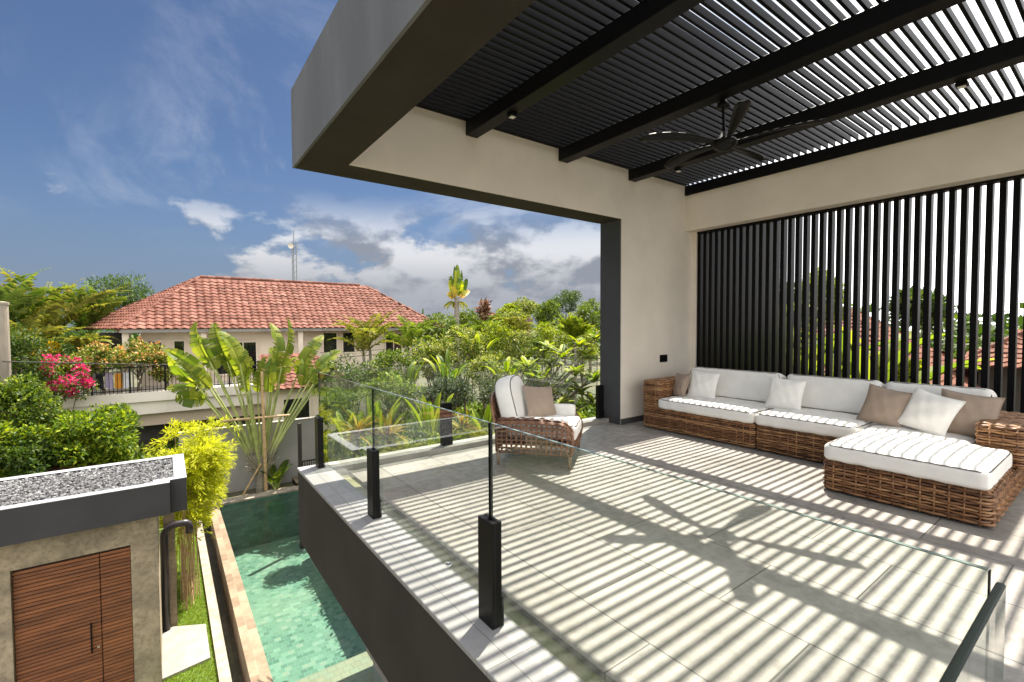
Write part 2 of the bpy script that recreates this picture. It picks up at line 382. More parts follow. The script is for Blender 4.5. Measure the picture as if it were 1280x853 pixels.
# socket plate
t = thing('wall_socket', 'black double wall socket on the beige end wall above the sofa arm', 'socket', (6.52, 4.66, 0.955))
obj('plate', MB().box(6.42, 6.62, 4.652, 4.6615, 0.895, 1.015, 0.003), M_black, t)
obj('socket_insert', MB().box(6.435, 6.515, 4.648, 4.6515, 0.91, 1.0, 0.002).box(6.525, 6.605, 4.648, 4.6515, 0.91, 1.0, 0.002), M_slat, t)

# ceiling fan
FX, FY, FZ = 4.42, 2.48, 3.27
fan = thing('ceiling_fan', 'dark five-blade ceiling fan hanging on a rod from the pergola', 'ceiling fan', (FX, FY, FZ))
obj('downrod', MB().tube([(FX-0.03, FY, 3.64), (FX-0.01, FY, FZ+0.08)], 0.013, 10), M_black, fan)
obj('canopy', MB().lathe([(0.001, 0.07), (0.03, 0.068), (0.055, 0.03), (0.062, 0.0), (0.001, 0.0)][::-1], (FX-0.03, FY, 3.60), 20), M_black, fan, smooth=True)
obj('motor_hub', MB().lathe([(0.001, -0.075), (0.05, -0.07), (0.095, -0.045), (0.115, -0.01), (0.105, 0.025), (0.06, 0.05), (0.035, 0.10), (0.001, 0.105)], (FX, FY, FZ), 28), M_black, fan, smooth=True)
for k in range(5):
    a = R(10+72*k); n_ = 16; u = np.linspace(0, 1, n_)
    rr = 0.09+0.74*u; wd = 0.045+0.09*np.sin(np.clip(u*1.05, 0, 1)*math.pi*0.62)**1.2; wd[-1] *= 0.55; wd[-2] *= 0.86
    sweep = 0.10*u**1.6; zt = 0.005+0.05*np.sin(u*2.2)-0.02*u; tw = R(22)*(1-0.6*u)
    V = np.zeros((n_, 5, 3))
    for j, t_ in enumerate(np.linspace(-0.5, 0.5, 5)):
        y_ = wd*t_*np.cos(tw)-sweep; z_ = zt+wd*t_*np.sin(tw)-0.02*(1-(2*t_)**2)*0.3
        V[:, j, 0] = FX+rr*math.cos(a)-y_*math.sin(a); V[:, j, 1] = FY+rr*math.sin(a)+y_*math.cos(a); V[:, j, 2] = FZ+z_
    g = MB().grid(V); bl = obj('blade', g, M_black, fan, smooth=True)
    md = bl.modifiers.new('thickness', 'SOLIDIFY'); md.thickness = 0.012; md.offset = 0

# glass balustrade: panels and posts, each a thing of its own
def panel(name, label, x0, x1, y0, y1, z0, z1, grp, topdark=False):
    t = thing(name, label, 'glass panel', ((x0+x1)/2, (y0+y1)/2, z0), grp)
    obj('pane', MB().box(x0, x1, y0, y1, z0, z1), M_glass, t)
    e = MB().box(x0+0.0005, x1-0.0005, y0+0.0005, y1-0.0005, z1+0.0003, z1+0.0025)
    obj('top_edge', e, M_dkedge if topdark else M_edge, t)
    e = MB()
    if x1-x0 < y1-y0: e.box(x0, x1, y0-0.003, y0-0.0005, z0, z1).box(x0, x1, y1+0.0005, y1+0.003, z0, z1)
    else: e.box(x0-0.003, x0-0.0005, y0, y1, z0, z1).box(x1+0.0005, x1+0.003, y0, y1, z0, z1)
    obj('end_edge', e, M_dkedge, t)
GF = 'frameless glass panels round the terrace'
panel('glass_panel', 'clear glass panel on the open long side, farthest from the camera at the deck corner', 1.237, 1.249, 3.45, 4.99, 0.075, 1.033, GF)
panel('glass_panel', 'clear glass panel on the open long side between the two full black posts', 1.237, 1.249, 1.868, 3.43, 0.075, 1.033, GF)
panel('glass_panel', 'large nearest clear glass panel whose top edge crosses the striped floor', 1.237, 1.249, 0.165, 1.848, 0.075, 1.033, GF)
panel('glass_panel', 'clear glass panel at the far end left of the armchair', 1.32, 2.695, 5.0, 5.012, 0.075, 1.033, GF)
panel('glass_panel', 'clear glass panel at the far end behind the armchair', 2.715, 5.33, 5.0, 5.012, 0.075, 1.033, GF)
t = thing('glass_panel', 'dark edged glass panel cut off by the lower right of the picture', 'glass panel', (0.5, 0.142, 0.05), GF)
obj('pane', MB().box(-1.2, 1.195, 0.136, 0.148, 0.05, 1.03), M_glass, t)
obj('top_edge', MB().box(-1.2, 1.195, 0.1355, 0.1485, 1.0303, 1.036, 0.003), M_dkedge, t)
obj('end_edge', MB().box(1.1955, 1.1985, 0.136, 0.148, 0.05, 1.03), M_edge, t)
def post(label, x, y, wx, wy, h=0.51, foot=(1, 0)):
    t = thing('balustrade_post', label, 'post', (x, y, 0.06), 'black posts clamping the glass panels')
    b = MB()
    if wy >= wx:
        b.box(x-wx/2, x-0.0075, y-wy/2, y+wy/2, 0.061, 0.06+h, 0.002).box(x+0.0075, x+wx/2, y-wy/2, y+wy/2, 0.061, 0.06+h, 0.002)
        b.box(x-0.0074, x+0.0074, y-wy/2+0.002, y-0.012, 0.061, 0.06+h-0.004); b.box(x-0.0074, x+0.0074, y+0.012, y+wy/2-0.002, 0.061, 0.06+h-0.004)
    else:
        b.box(x-wx/2, x+wx/2, y-wy/2, y-0.0075, 0.061, 0.06+h, 0.002).box(x-wx/2, x+wx/2, y+0.0075, y+wy/2, 0.061, 0.06+h, 0.002)
    obj('clamp_bar', b, M_black, t)
    b = MB()
    if foot[0]: b.box(x+wx/2+0.0005, x+wx/2+0.014, y-wy/2, y+wy/2, 0.061, 0.20, 0.003)
    else: b.box(x-wx/2, x+wx/2, y-wy/2-0.014, y-wy/2-0.0005, 0.061, 0.18, 0.003)
    obj('foot_plate', b, M_black, t)
post('black clamp post on the coping, nearest and tallest in the picture', 1.235, 1.858, 0.055, 0.125)
post('black clamp post on the coping, middle one of the open long side', 1.235, 3.44, 0.055, 0.12)
post('black clamp post at the far deck corner above the pool', 1.238, 5.0, 0.055, 0.12)
post('black clamp post on the far curb left of the armchair', 2.705, 5.005, 0.14, 0.05, foot=(0, 1))
post('black clamp post on the far curb against the dark pillar', 5.39, 5.005, 0.13, 0.05, foot=(0, 1))
# little chrome drain in the channel
t = thing('drain_outlet', 'tiny chrome drain outlet in the channel beside the coping', 'drain', (1.42, 2.62, -0.035))
obj('ring', MB().lathe([(0.030, 0.0), (0.033, 0.008), (0.022, 0.012), (0.018, 0.004)], (1.42, 2.62, -0.034), 18), mat('chrome', (0.6, 0.6, 0.58), 0.2, 0.05, 5, metal=1.0), t, smooth=True)
obj('grate', MB().box(1.40, 1.44, 2.615, 2.625, -0.033, -0.028).box(1.415, 1.425, 2.60, 2.64, -0.0335, -0.0285), M_black, t)

# ================================================================== WICKER FURNITURE
def rrect(x0, x1, y0, y1, r, n=6):
    P = []
    for cx, cy, a in ((x1-r, y1-r, 0), (x0+r, y1-r, 90), (x0+r, y0+r, 180), (x1-r, y0+r, 270)):
        for k in range(n+1):
            t = R(a+90*k/n); P.append((cx+r*math.cos(t), cy+r*math.sin(t)))
    return np.array(P)
def resample(P, ds, closed=True):
    Q = np.vstack([P, P[:1]]) if closed else P
    L = np.concatenate([[0], np.cumsum(np.linalg.norm(np.diff(Q, axis=0), axis=1))]); n = max(6, int(round(L[-1]/ds)))
    if closed: n += n % 2
    s_ = np.linspace(0, L[-1], n, endpoint=not closed)
    return np.stack([np.interp(s_, L, Q[:, k]) for k in range(Q.shape[1])], 1), s_, L[-1]
def weave_ring(mb, P, z0, z1, pitch=0.023, r=0.0105, stake=0.085, amp=0.008):
    """horizontal canes round a closed outline, in and out of upright stakes"""
    L = resample(P, 1)[2]; ns = max(8, 2*int(round(L/stake/2))); ds = L/ns/4
    Q, s_, L = resample(P, ds); n = len(Q)
    T = np.roll(Q, -1, 0)-np.roll(Q, 1, 0); T /= np.linalg.norm(T, axis=1)[:, None]+1e-9; N = np.stack([T[:, 1], -T[:, 0]], 1)
    nr = int(round((z1-z0)/pitch))
    for i in range(nr):
        z = z0+(i+0.5)*(z1-z0)/nr
        o = amp*np.cos(math.pi*s_*ns/L+math.pi*i)+rng.normal(0, 0.0012, n)
        zz = z+0.003*np.sin(s_*7+i*2.1)+rng.normal(0, 0.001, n)
        mb.tube(np.column_stack([Q+N*o[:, None], zz]), r*rng.uniform(0.88, 1.12), 6, closed=True)
    for k in range(ns):
        j = int(round(k*n/ns)) % n
        p = Q[j]+N[j]*0.0; mb.tube([(p[0], p[1], z0-0.003), (p[0], p[1], z1+0.004)], 0.008, 5)
def weave_flat(mb, O, u, v, nrm, lu, lv, pitch=0.023, r=0.0105, stake=0.085, amp=0.008):
    O, u, v, nrm = (np.array(q, float) for q in (O, u, v, nrm)); nr = max(2, int(round(lv/pitch))); n = max(5, int(lu/stake*4)); s_ = np.linspace(0, lu, n)
    for i in range(nr):
        o = amp*np.cos(math.pi*s_/stake+math.pi*i)+rng.normal(0, 0.0012, n); o[[0, -1]] = -0.01
        mb.tube(O+u*s_[:, None]+v*((i+0.5)*lv/nr)+nrm*o[:, None], r*rng.uniform(0.88, 1.12), 6)
    for k in range(1, int(lu/stake)):
        mb.tube([O+u*(k*stake), O+u*(k*stake)+v*lv], 0.008, 5)
def rcush(hx, hy, hz, r=0.05, crown=0.03, bot=0.0, n=22, seed=0):
    """rounded box cushion with a crowned top; faces from a subdivided cube"""
    g = np.random.default_rng(seed); ph = g.uniform(0, 6.28, 8); mb = MB()
    t = np.linspace(-1, 1, n); t = np.sign(t)*np.abs(t)**0.75
    h = np.array([hx, hy, hz])
    for a in range(3):
        for sg in (-1, 1):
            A, B = np.meshgrid(t, t, indexing='ij'); P = np.zeros((n, n, 3)); o = [k for k in range(3) if k != a]
            P[..., a] = sg; P[..., o[0]] = A; P[..., o[1]] = B
            P = P*h; I = np.clip(P, -(h-r), h-r); d = P-I; l = np.linalg.norm(d, axis=-1, keepdims=True); P = I+d/np.maximum(l, 1e-9)*r
            q = np.clip(1-(P[..., 0]/hx)**2, 0, 1)*np.clip(1-(P[..., 1]/hy)**2, 0, 1)
            up = P[..., 2] > 0
            P[..., 2] += np.where(up, crown*q**0.6, -bot*q**0.6)*np.clip(np.abs(P[..., 2])/hz, 0, 1)
            wv = 0.0022*(np.sin(P[..., 0]*23+ph[0]+3*P[..., 1])+np.sin(P[..., 1]*27+ph[1]-5*P[..., 0])+np.sin((P[..., 0]+P[..., 1])*41+ph[2]))
            P[..., 2] += wv; P[..., 1] += 0.002*np.sin(P[..., 0]*31+ph[3])*np.sign(P[..., 1])*(np.abs(P[..., 1]) > hy-r*0.7)
            fl = (sg > 0) == (a != 1)
            mb.grid(P if fl else P[::-1])
    return mb
def piping(hx, hy, z, r, rad=0.0055):
    P = rrect(-hx, hx, -hy, hy, r, 5); Q, _, _ = resample(P, 0.06)
    return MB().tube(np.column_stack([Q, np.full(len(Q), z)]), rad, 6, closed=True)
def pillow(h=0.2, t=0.075, seed=0, n=20):
    g = np.random.default_rng(seed); u = np.linspace(-1, 1, n); A, B = np.meshgrid(u, u, indexing='ij')
    ex = 1-0.09*(1-B**2)**1; ey = 1-0.09*(1-A**2)
    X = A*h*ex; Y = B*h*ey; th = t*np.power(np.clip((1-A**2)*(1-B**2), 0, 1), 0.42)
    wr = 0.004*np.sin(A*7+g.uniform(0, 6)+B*4)+0.003*np.sin(B*11+g.uniform(0, 6)-A*5)
    wr = wr*np.power(np.clip((1-A**2)*(1-B**2), 0, 1), 0.3)
    mb = MB(); mb.grid(np.stack([X, Y, th+wr], -1)); mb.grid(np.stack([X, Y, -th+wr], -1)[::-1]); 
    e = MB(); edge = [(A[i, 0]*h*ex[i, 0], B[i, 0]*h*ey[i, 0]) for i in range(n)]+[(A[-1, j]*h*ex[-1, j], B[-1, j]*h*ey[-1, j]) for j in range(1, n)]+[(A[i, -1]*h*ex[i, -1], B[i, -1]*h*ey[i, -1]) for i in range(n-2, -1, -1)]+[(A[0, j]*h*ex[0, j], B[0, j]*h*ey[0, j]) for j in range(n-2, 0, -1)]
    E = np.array(edge); e.tube(np.column_stack([E, np.zeros(len(E))]), 0.005, 5, closed=True)
    return mb, e
def frame(pos, xa, ya):
    """matrix with the given local x and y axes"""
    x = Vector(xa).normalized(); z = x.cross(Vector(ya)).normalized(); y = z.cross(x)
    return Matrix(((x.x, y.x, z.x, pos[0]), (x.y, y.y, z.y, pos[1]), (x.z, y.z, z.z, pos[2]), (0, 0, 0, 1)))

def wick_box(name, parent, x0, x1, y0, y1, z0, z1, top=True, rad=0.05):
    m = MB().box(x0+0.014, x1-0.014, y0+0.014, y1-0.014, z0, z1-0.014)
    c_ = obj('liner', m, M_core, parent)
    w_ = MB(); weave_ring(w_, rrect(x0, x1, y0, y1, rad), z0, z1)
    if top: weave_flat(w_, (x0+0.01, y0+0.01, z1-0.003), (0, 1, 0), (1, 0, 0), (0, 0, 1), y1-y0-0.02, x1-x0-0.02)
    return obj(name, w_, M_wick, parent, smooth=True)
def seat_cushion(parent, x0, x1, y0, y1, z0, z1, seed, crown=0.03):
    hx, hy, hz = (x1-x0)/2, (y1-y0)/2, (z1-z0)/2; M = Matrix.Translation(((x0+x1)/2, (y0+y1)/2, (z0+z1)/2))
    c_ = obj('seat_cushion', rcush(hx, hy, hz, 0.045, crown, 0, 26, seed).xform(M), M_white, parent, smooth=True)
    obj('piping', piping(hx-0.011, hy-0.011, hz-0.011, 0.05).xform(M), M_pipe, c_, smooth=True)
def back_cushion(parent, y0, y1, xb, z0, z1, seed, lean=0.28, th=0.11):
    hx, hy, hz = (z1-z0)/2, (y1-y0)/2, th
    M = frame((xb, (y0+y1)/2, (z0+z1)/2), (lean, 0, 1), (0, 1, 0))      # local x up, local z towards the room
    c_ = obj('back_cushion', rcush(hx, hy, hz, 0.06, 0.02, 0, 22, seed).xform(M), M_white, parent, smooth=True)
    obj('piping', piping(hx-0.015, hy-0.015, hz-0.016, 0.07).xform(M), M_pipe, c_, smooth=True)
SG = 'sections of the wicker sofa'
so1 = thing('wicker_sofa_section', 'wicker sofa section with left arm and white cushions, nearest the beige end wall', 'sofa', (6.15, 3.55, 0), SG)
wick_box('base', so1, 5.63, 6.72, 2.742, 4.37, 0.02, 0.30)
wick_box('arm', so1, 5.625, 6.72, 4.10, 4.375, 0.305, 0.69)
wick_box('backrest', so1, 6.58, 6.74, 2.745, 4.09, 0.31, 0.62, rad=0.03)
seat_cushion(so1, 5.595, 6.50, 2.745, 4.10, 0.31, 0.455, 1)
back_cushion(so1, 2.77, 4.08, 6.42, 0.44, 0.86, 2)
so2 = thing('wicker_sofa_section', 'armless middle wicker sofa section with white cushions', 'sofa', (6.15, 2.2, 0), SG)
wick_box('base', so2, 5.63, 6.72, 1.715, 2.730, 0.02, 0.30)
wick_box('backrest', so2, 6.58, 6.74, 1.72, 2.725, 0.31, 0.62, rad=0.03)
seat_cushion(so2, 5.595, 6.50, 1.71, 2.735, 0.31, 0.455, 3)
back_cushion(so2, 1.72, 2.72, 6.42, 0.44, 0.86, 4)
so3 = thing('wicker_chaise_section', 'wicker chaise section with long white cushion and right arm', 'sofa', (5.7, 1.2, 0), SG)
wick_box('base', so3, 4.765, 6.72, 0.625, 1.705, 0.02, 0.275, rad=0.06)
wick_box('arm', so3, 5.72, 6.72, 0.56, 0.86, 0.28, 0.62)
wick_box('backrest', so3, 6.58, 6.74, 0.87, 1.70, 0.285, 0.62, rad=0.03)
seat_cushion(so3, 4.735, 5.70, 0.63, 1.70, 0.28, 0.43, 5, 0.035)
seat_cushion(so3, 5.62, 6.50, 0.875, 1.70, 0.282, 0.432, 6, 0.035)
back_cushion(so3, 0.84, 1.70, 6.42, 0.42, 0.86, 7)
def throw_pillow(label, pos, h, lean, yaw, roll, m, seed, grp):
    t = thing('throw_pillow', label, 'pillow', pos, grp)
    mb, e = pillow(h, 0.07, seed)
    M = Matrix.Translation(pos) @ Matrix.Rotation(yaw, 4, 'Z') @ Matrix.Rotation(-R(90)+lean, 4, 'Y') @ Matrix.Rotation(roll, 4, 'Z')
    obj('cover', mb.xform(M), m, t, smooth=True); obj('seam', e.xform(M), M_white if m == M_white else M_taupe, t, smooth=True)
PG = 'throw pillows on the sofa'
throw_pillow('taupe pillow tucked between the sofa left arm and a white pillow', (6.02, 4.015, 0.615), 0.185, R(18), R(-28), R(4), M_taupe, 11, PG)
throw_pillow('white pillow leaning at the left end of the sofa in front of a taupe one', (6.08, 3.69, 0.64), 0.205, R(17), R(6), R(-3), M_white, 12, PG)
throw_pillow('white pillow leaning where the left and middle sofa sections meet', (6.08, 2.60, 0.645), 0.20, R(18), R(8), R(-4), M_white, 13, PG)
throw_pillow('taupe pillow at the left of the chaise', (6.00, 1.585, 0.64), 0.205, R(22), R(-4), R(-9), M_taupe, 14, PG)
throw_pillow('white pillow between two taupe pillows on the chaise', (5.93, 1.225, 0.64), 0.205, R(24), R(-10), R(-14), M_white, 15, PG)
throw_pillow('taupe pillow beside the right arm of the chaise', (6.06, 0.975, 0.64), 0.215, R(20), R(4), R(-6), M_taupe, 16, PG)

# ------------------------------------------------------------------ rattan armchair (local: x forward, y left)
CH = thing('rattan_armchair', 'open weave rattan armchair with white cushions by the far glass', 'armchair', (3.41, 4.07, 0))
CH.rotation_euler = (0, 0, math.atan2(-0.78, 0.627))
def cobj(n_, mb, m, par=None, smooth=True): return obj(n_, mb, m, par or CH, smooth=smooth, local=True)
for sx, sy in ((-0.385, -0.40), (-0.385, 0.40), (0.385, -0.40), (0.385, 0.40)):
    cobj('leg', MB().tube([(sx*1.0, sy, 0.001), (sx, sy, 0.16)], [0.017, 0.023], 8), M_teakleg)
def lattice(mb, F, nu, nv, r=0.0075, amp=0.005, pair=True, ns=4):
    """open weave over the surface F(u, v): nu canes along v, nv canes along u"""
    def cv(fix, alongu, i):
        t = np.linspace(0, 1, (nu if alongu else nv)*ns+1); P = np.array([F(q, fix) if alongu else F(fix, q) for q in t])
        P2 = np.array([F(q, fix) for q in t+1e-3]) if alongu else np.array([F(fix, q) for q in t+1e-3])
        N = np.array([F.n(q, fix) if alongu else F.n(fix, q) for q in t])
        o = amp*np.cos(t*(nu if alongu else nv)*math.pi+math.pi*(i+(0 if alongu else 1)))
        return P+N*o[:, None]
    for i in range(nv+1):
        P = cv(i/nv, True, i); mb.tube(P, r, 5)
        if pair: mb.tube(P+np.array([0, 0, 0.009]), r*0.9, 5)
    for i in range(nu+1):
        P = cv(i/nu, False, i); mb.tube(P, r, 5)
        if pair: mb.tube(P+np.array([0.009, 0, 0]), r*0.9, 5)
class Side:
    """arm of the chair: upright side wall that rolls inwards at the top"""
    def __init__(s, sy): s.sy = sy
    def prof(s, u):
        top = 0.455+0.03*math.sin(u*math.pi)*0.6-0.10*max(0, (u-0.86)/0.14)**2
        return top
    def __call__(s, u, v):
        x = -0.40+0.80*u; top = s.prof(u); L = v
        if L < 0.72:
            z = 0.145+(top-0.145)*L/0.72; y = 0.41+0.015*math.sin(L/0.72*math.pi)
        else:
            a = (L-0.72)/0.28; z = top+0.028*math.sin(a*math.pi*0.9); y = 0.41-0.115*a
        return np.array([x+0.02*math.sin(v*3)*u, s.sy*y, z])
    def n(s, u, v): return np.array([0, s.sy, 0.]) if v < 0.72 else np.array([0, 0, 1.])
for sy in (-1, 1):
    m = MB(); lattice(m, Side(sy), 15, 10); F = Side(sy)
    m.tube([F(0, q) for q in np.linspace(0, 1, 16)], 0.014, 7); m.tube([F(1, q) for q in np.linspace(0, 1, 16)], 0.016, 7)
    m.tube([F(q, 0) for q in np.linspace(0, 1, 10)], 0.013, 7); m.tube([F(q, 1) for q in np.linspace(0, 1, 10)], 0.012, 7); m.tube([F(q, 0.74) for q in np.linspace(0, 1, 20)], 0.012, 7)
    cobj('arm', m, M_wickd)
class Back:
    def __call__(s, u, v):
        y = -0.40+0.80*u; top = 0.74-0.10*abs(2*u-1)**3; z = 0.145+(top-0.145)*v
        return np.array([-0.40-0.20*max(0, (z-0.3))*0.9-0.04*(1-(2*u-1)**2), y, z])
    def n(s, u, v): return np.array([-1., 0, 0.2])
m = MB(); lattice(m, Back(), 15, 12); F = Back()
m.tube([F(q, 1) for q in np.linspace(0, 1, 20)], 0.017, 7); m.tube([F(0, q) for q in np.linspace(0, 1, 8)], 0.014, 7); m.tube([F(1, q) for q in np.linspace(0, 1, 8)], 0.014, 7)
cobj('backrest', m, M_wickd)
class Front:
    def __call__(s, u, v): return np.array([0.395, -0.40+0.80*u, 0.145+0.135*v])
    def n(s, u, v): return np.array([1., 0, 0])
m = MB(); lattice(m, Front(), 14, 3); m.tube([(0.40, -0.40, 0.285), (0.40, 0.40, 0.285)], 0.014, 7); m.tube([(0.40, -0.40, 0.145), (0.40, 0.40, 0.145)], 0.013, 7)
cobj('seat_rail', m, M_wickd)
cobj('seat_deck', MB().box(-0.37, 0.37, -0.375, 0.375, 0.235, 0.25), M_core, smooth=False)
M = Matrix.Translation((0.06, 0, 0.345))
c_ = cobj('seat_cushion', rcush(0.38, 0.285, 0.085, 0.05, 0.035, 0, 24, 21).xform(M), M_white)
cobj('piping', piping(0.37, 0.275, 0.074, 0.05).xform(M), M_pipe, c_)
def roundback(hx, hy, th, n=26):
    """arched back cushion: flat panel outline with a half round top"""
    mb = MB(); t = np.linspace(0, 1, n); ang = np.linspace(0, 2*math.pi, 56, endpoint=False)
    rings = []
    for k, (s_, z) in enumerate([(0.0, 1.12), (0.35, 1.10), (0.65, 1.06), (0.85, 1.0), (0.95, 0.86), (1.0, 0.6), (1.012, 0), (1.0, -0.6), (0.95, -0.86), (0.85, -0.98), (0.5, -1.0), (0.0, -1.0)]):
        P = []
        for a in ang:
            c0, s0_ = math.cos(a), math.sin(a); e = 0.55 if c0 > 0 else 0.32
            x = hx*np.sign(c0)*abs(c0)**e; y = hy*np.sign(s0_)*abs(s0_)**(0.75 if c0 > 0 else 0.32); P.append((x*s_, y*s_, th*z))
        P.append(P[0]); rings.append(P)
    return mb.grid(np.array(rings)), np.array(rings)
rb, rg = roundback(0.28, 0.315, 0.105)
M = frame((-0.325, 0, 0.64), (-0.26, 0, 1), (0, -1, 0)) 
c_ = cobj('back_cushion', rb.xform(M), M_white)
e = MB(); e.tube(rg[4][:-1], 0.0055, 6, closed=True); e.tube(rg[8][:-1], 0.0055, 6, closed=True); cobj('piping', e.xform(M), M_pipe, c_)
for sy in (-1, 1):
    M = frame((0.06, sy*0.315, 0.455), (1, 0, 0), (0, 0, 1))
    cobj('arm_pad', rcush(0.30, 0.11 if sy > 0 else 0.06, 0.03, 0.025, 0.01, 0, 14, 31+sy).xform(M), M_white)
CP = Vector((3.41, 4.07, 0)); ca = CH.rotation_euler[2]
cp = CP + Vector((-0.02*math.cos(ca)-0.10*math.sin(ca), -0.02*math.sin(ca)+0.10*math.cos(ca), 0.605))
t = thing('throw_pillow', 'taupe pillow standing on the seat of the armchair', 'pillow', tuple(cp))
mb, e = pillow(0.205, 0.06, 41)
M = Matrix.Translation(cp) @ Matrix.Rotation(ca-R(42), 4, 'Z') @ Matrix.Rotation(R(90)-R(26), 4, 'Y') @ Matrix.Rotation(R(-6), 4, 'Z')
obj('cover', mb.xform(M), M_taupe, t, smooth=True); obj('seam', e.xform(M), M_taupe, t, smooth=True)
# ================================================================== GROUND, POOL, GATEHOUSE
G = -3.2
M_soil = mat('garden_soil', (0.10, 0.085, 0.05), 0.95, col2=(0.055, 0.065, 0.028), vscale=0.6, bump=0.4, bscale=12)
M_lawn = mat('lawn_base', (0.09, 0.14, 0.02), 0.95, 0.3, 5)
M_pool = tiles('green_pool_tiles', [(0.0, (0.06, 0.11, 0.075)), (0.3, (0.09, 0.15, 0.102)), (0.7, (0.11, 0.175, 0.12)), (0.9, (0.15, 0.215, 0.155)), (1.0, (0.185, 0.20, 0.145))], 0.10, 0.10, 0.4, (0.10, 0.20, 0.15), 0.004, bump=0.05, stain=0.3, wob=0.016, rot=R(3))
M_poolw = tiles('dark_pool_wall_tiles', [(0.0, (0.03, 0.075, 0.055)), (1.0, (0.075, 0.15, 0.11))], 0.20, 0.10, 0.4, (0.03, 0.06, 0.05), 0.004, plane='XZ', bump=0.05)
M_ledge = tiles('sandy_pool_ledge', [(0.0, (0.17, 0.15, 0.095)), (0.5, (0.215, 0.185, 0.12)), (1.0, (0.18, 0.185, 0.125))], 0.125, 0.115, 0.4, (0.13, 0.12, 0.085), 0.004, bump=0.05, wob=0.03)
M_tan = tiles('tan_stone_blocks', [(0.0, (0.15, 0.10, 0.06)), (0.5, (0.205, 0.145, 0.09)), (1.0, (0.26, 0.195, 0.13))], 0.30, 0.15, 0.75, (0.23, 0.18, 0.12), 0.003, bump=0.3, stain=0.3, rot=R(90))
M_chan = tiles('dark_overflow_tiles', [(0.0, (0.05, 0.043, 0.035)), (1.0, (0.10, 0.085, 0.07))], 0.2, 0.1, 0.4, (0.03, 0.025, 0.02), 0.004, rot=R(90))
M_cream = mat('cream_curb_stone', (0.28, 0.235, 0.18), 0.8, 0.2, 6, 0.25, 50, fine=0.15)
M_paver = mat('pale_paver', (0.245, 0.22, 0.19), 0.8, 0.1, 5, 0.2, 60)
M_water = thin('pool_water', (0.86, 0.985, 0.955), 1.33, bump=(6.0, 0.16))
M_wall = mat('grey_render', (0.30, 0.285, 0.265), 0.85, 0.07, 1.2, 0.1, 60)
M_wallcap = mat('pale_wall_cap', (0.38, 0.35, 0.31), 0.8, 0.05, 3)
M_tuff = mat('pitted_tuff', (0.31, 0.247, 0.168), 0.9, 0.22, 3.2, 0.6, 22, fine=0.45)
M_wood = mat('oiled_teak_slats', (0.25, 0.088, 0.031), 0.5, col2=(0.125, 0.042, 0.016), vscale=5, bump=0.15, bscale=40, stretch=(0.35, 1, 5))
M_gravel = leafmat('pebbles', [(0.0, (0.02, 0.02, 0.021)), (0.4, (0.075, 0.075, 0.078)), (0.7, (0.14, 0.14, 0.144)), (1.0, (0.27, 0.265, 0.26))], 0.0, 0.75)
M_rim = mat('white_roof_rim', (0.27, 0.27, 0.285), 0.8, 0.06, 3, 0.1, 80)
M_parapet = mat('dark_grey_parapet', (0.036, 0.034, 0.035), 0.8, 0.1, 1.5, 0.15, 90)

gsh = MB()
for x0, x1, y0, y1 in ((-300, 0.62, -60, 420), (3.25, 300, -60, 420), (0.62, 3.25, -60, 1.45), (0.62, 3.25, 13.6, 420)): gsh.add([(x0, y0, G-0.06), (x1, y0, G-0.06), (x1, y1, G-0.06), (x0, y1, G-0.06)], [(0, 1, 2, 3)])
struct('ground', gsh, M_soil)
# pool
pl = thing('swimming_pool', 'green tiled swimming pool below the terrace with raised tan stone edge', 'swimming pool', (2.2, 10, -3.4))
obj('pool_floor', MB().box(0.955, 3.2, 6.90, 13.48, -4.35, -4.15), M_pool, pl)
obj('shallow_ledge', MB().box(0.955, 3.2, 1.4, 6.89, -4.35, -3.42), M_ledge, pl)
obj('pool_wall', MB().box(0.60, 3.2, 13.49, 13.62, -4.3, -2.935).box(3.201, 3.3, 1.4, 13.62, -4.3, -2.935), M_poolw, pl)
b = MB().prism([(0.745, 13.48), (0.745, 1.4), (0.985, 1.4), (0.945, 13.48)], 2, -4.3, -2.885); obj('raised_edge', b, M_tan, pl)
obj('far_coping', MB().box(0.62, 3.3, 13.485, 13.80, -2.93, -2.88, 0.006), M_cream, pl)
wt = MB(); wt.add([(0.95, 1.4, -2.96), (3.2, 1.4, -2.96), (3.2, 13.488, -2.96), (0.95, 13.488, -2.96)], [(0, 1, 2, 3)])
obj('water', wt, M_water, kind='structure')
struct('overflow_channel', MB().box(0.60, 0.744, 1.4, 13.4, -3.6, -3.36), M_chan)
struct('kerb', MB().prism([(0.465, 1.4), (0.595, 1.4), (0.585, 13.4), (0.45, 13.4)], 2, -3.6, -3.13), M_cream)
struct('lawn', MB().box(-0.5, 0.46, 1.4, 13.8, -3.6, -3.20), M_lawn)
t = thing('paver', 'square pale stone paver in the lawn beside the gatehouse', 'paver', (0.13, 8.25, -3.2))
obj('slab', MB().prism([(-0.16, 8.95), (-0.14, 7.62), (0.40, 7.72), (0.40, 8.64)], 2, -3.199, -3.155), M_paver, t)
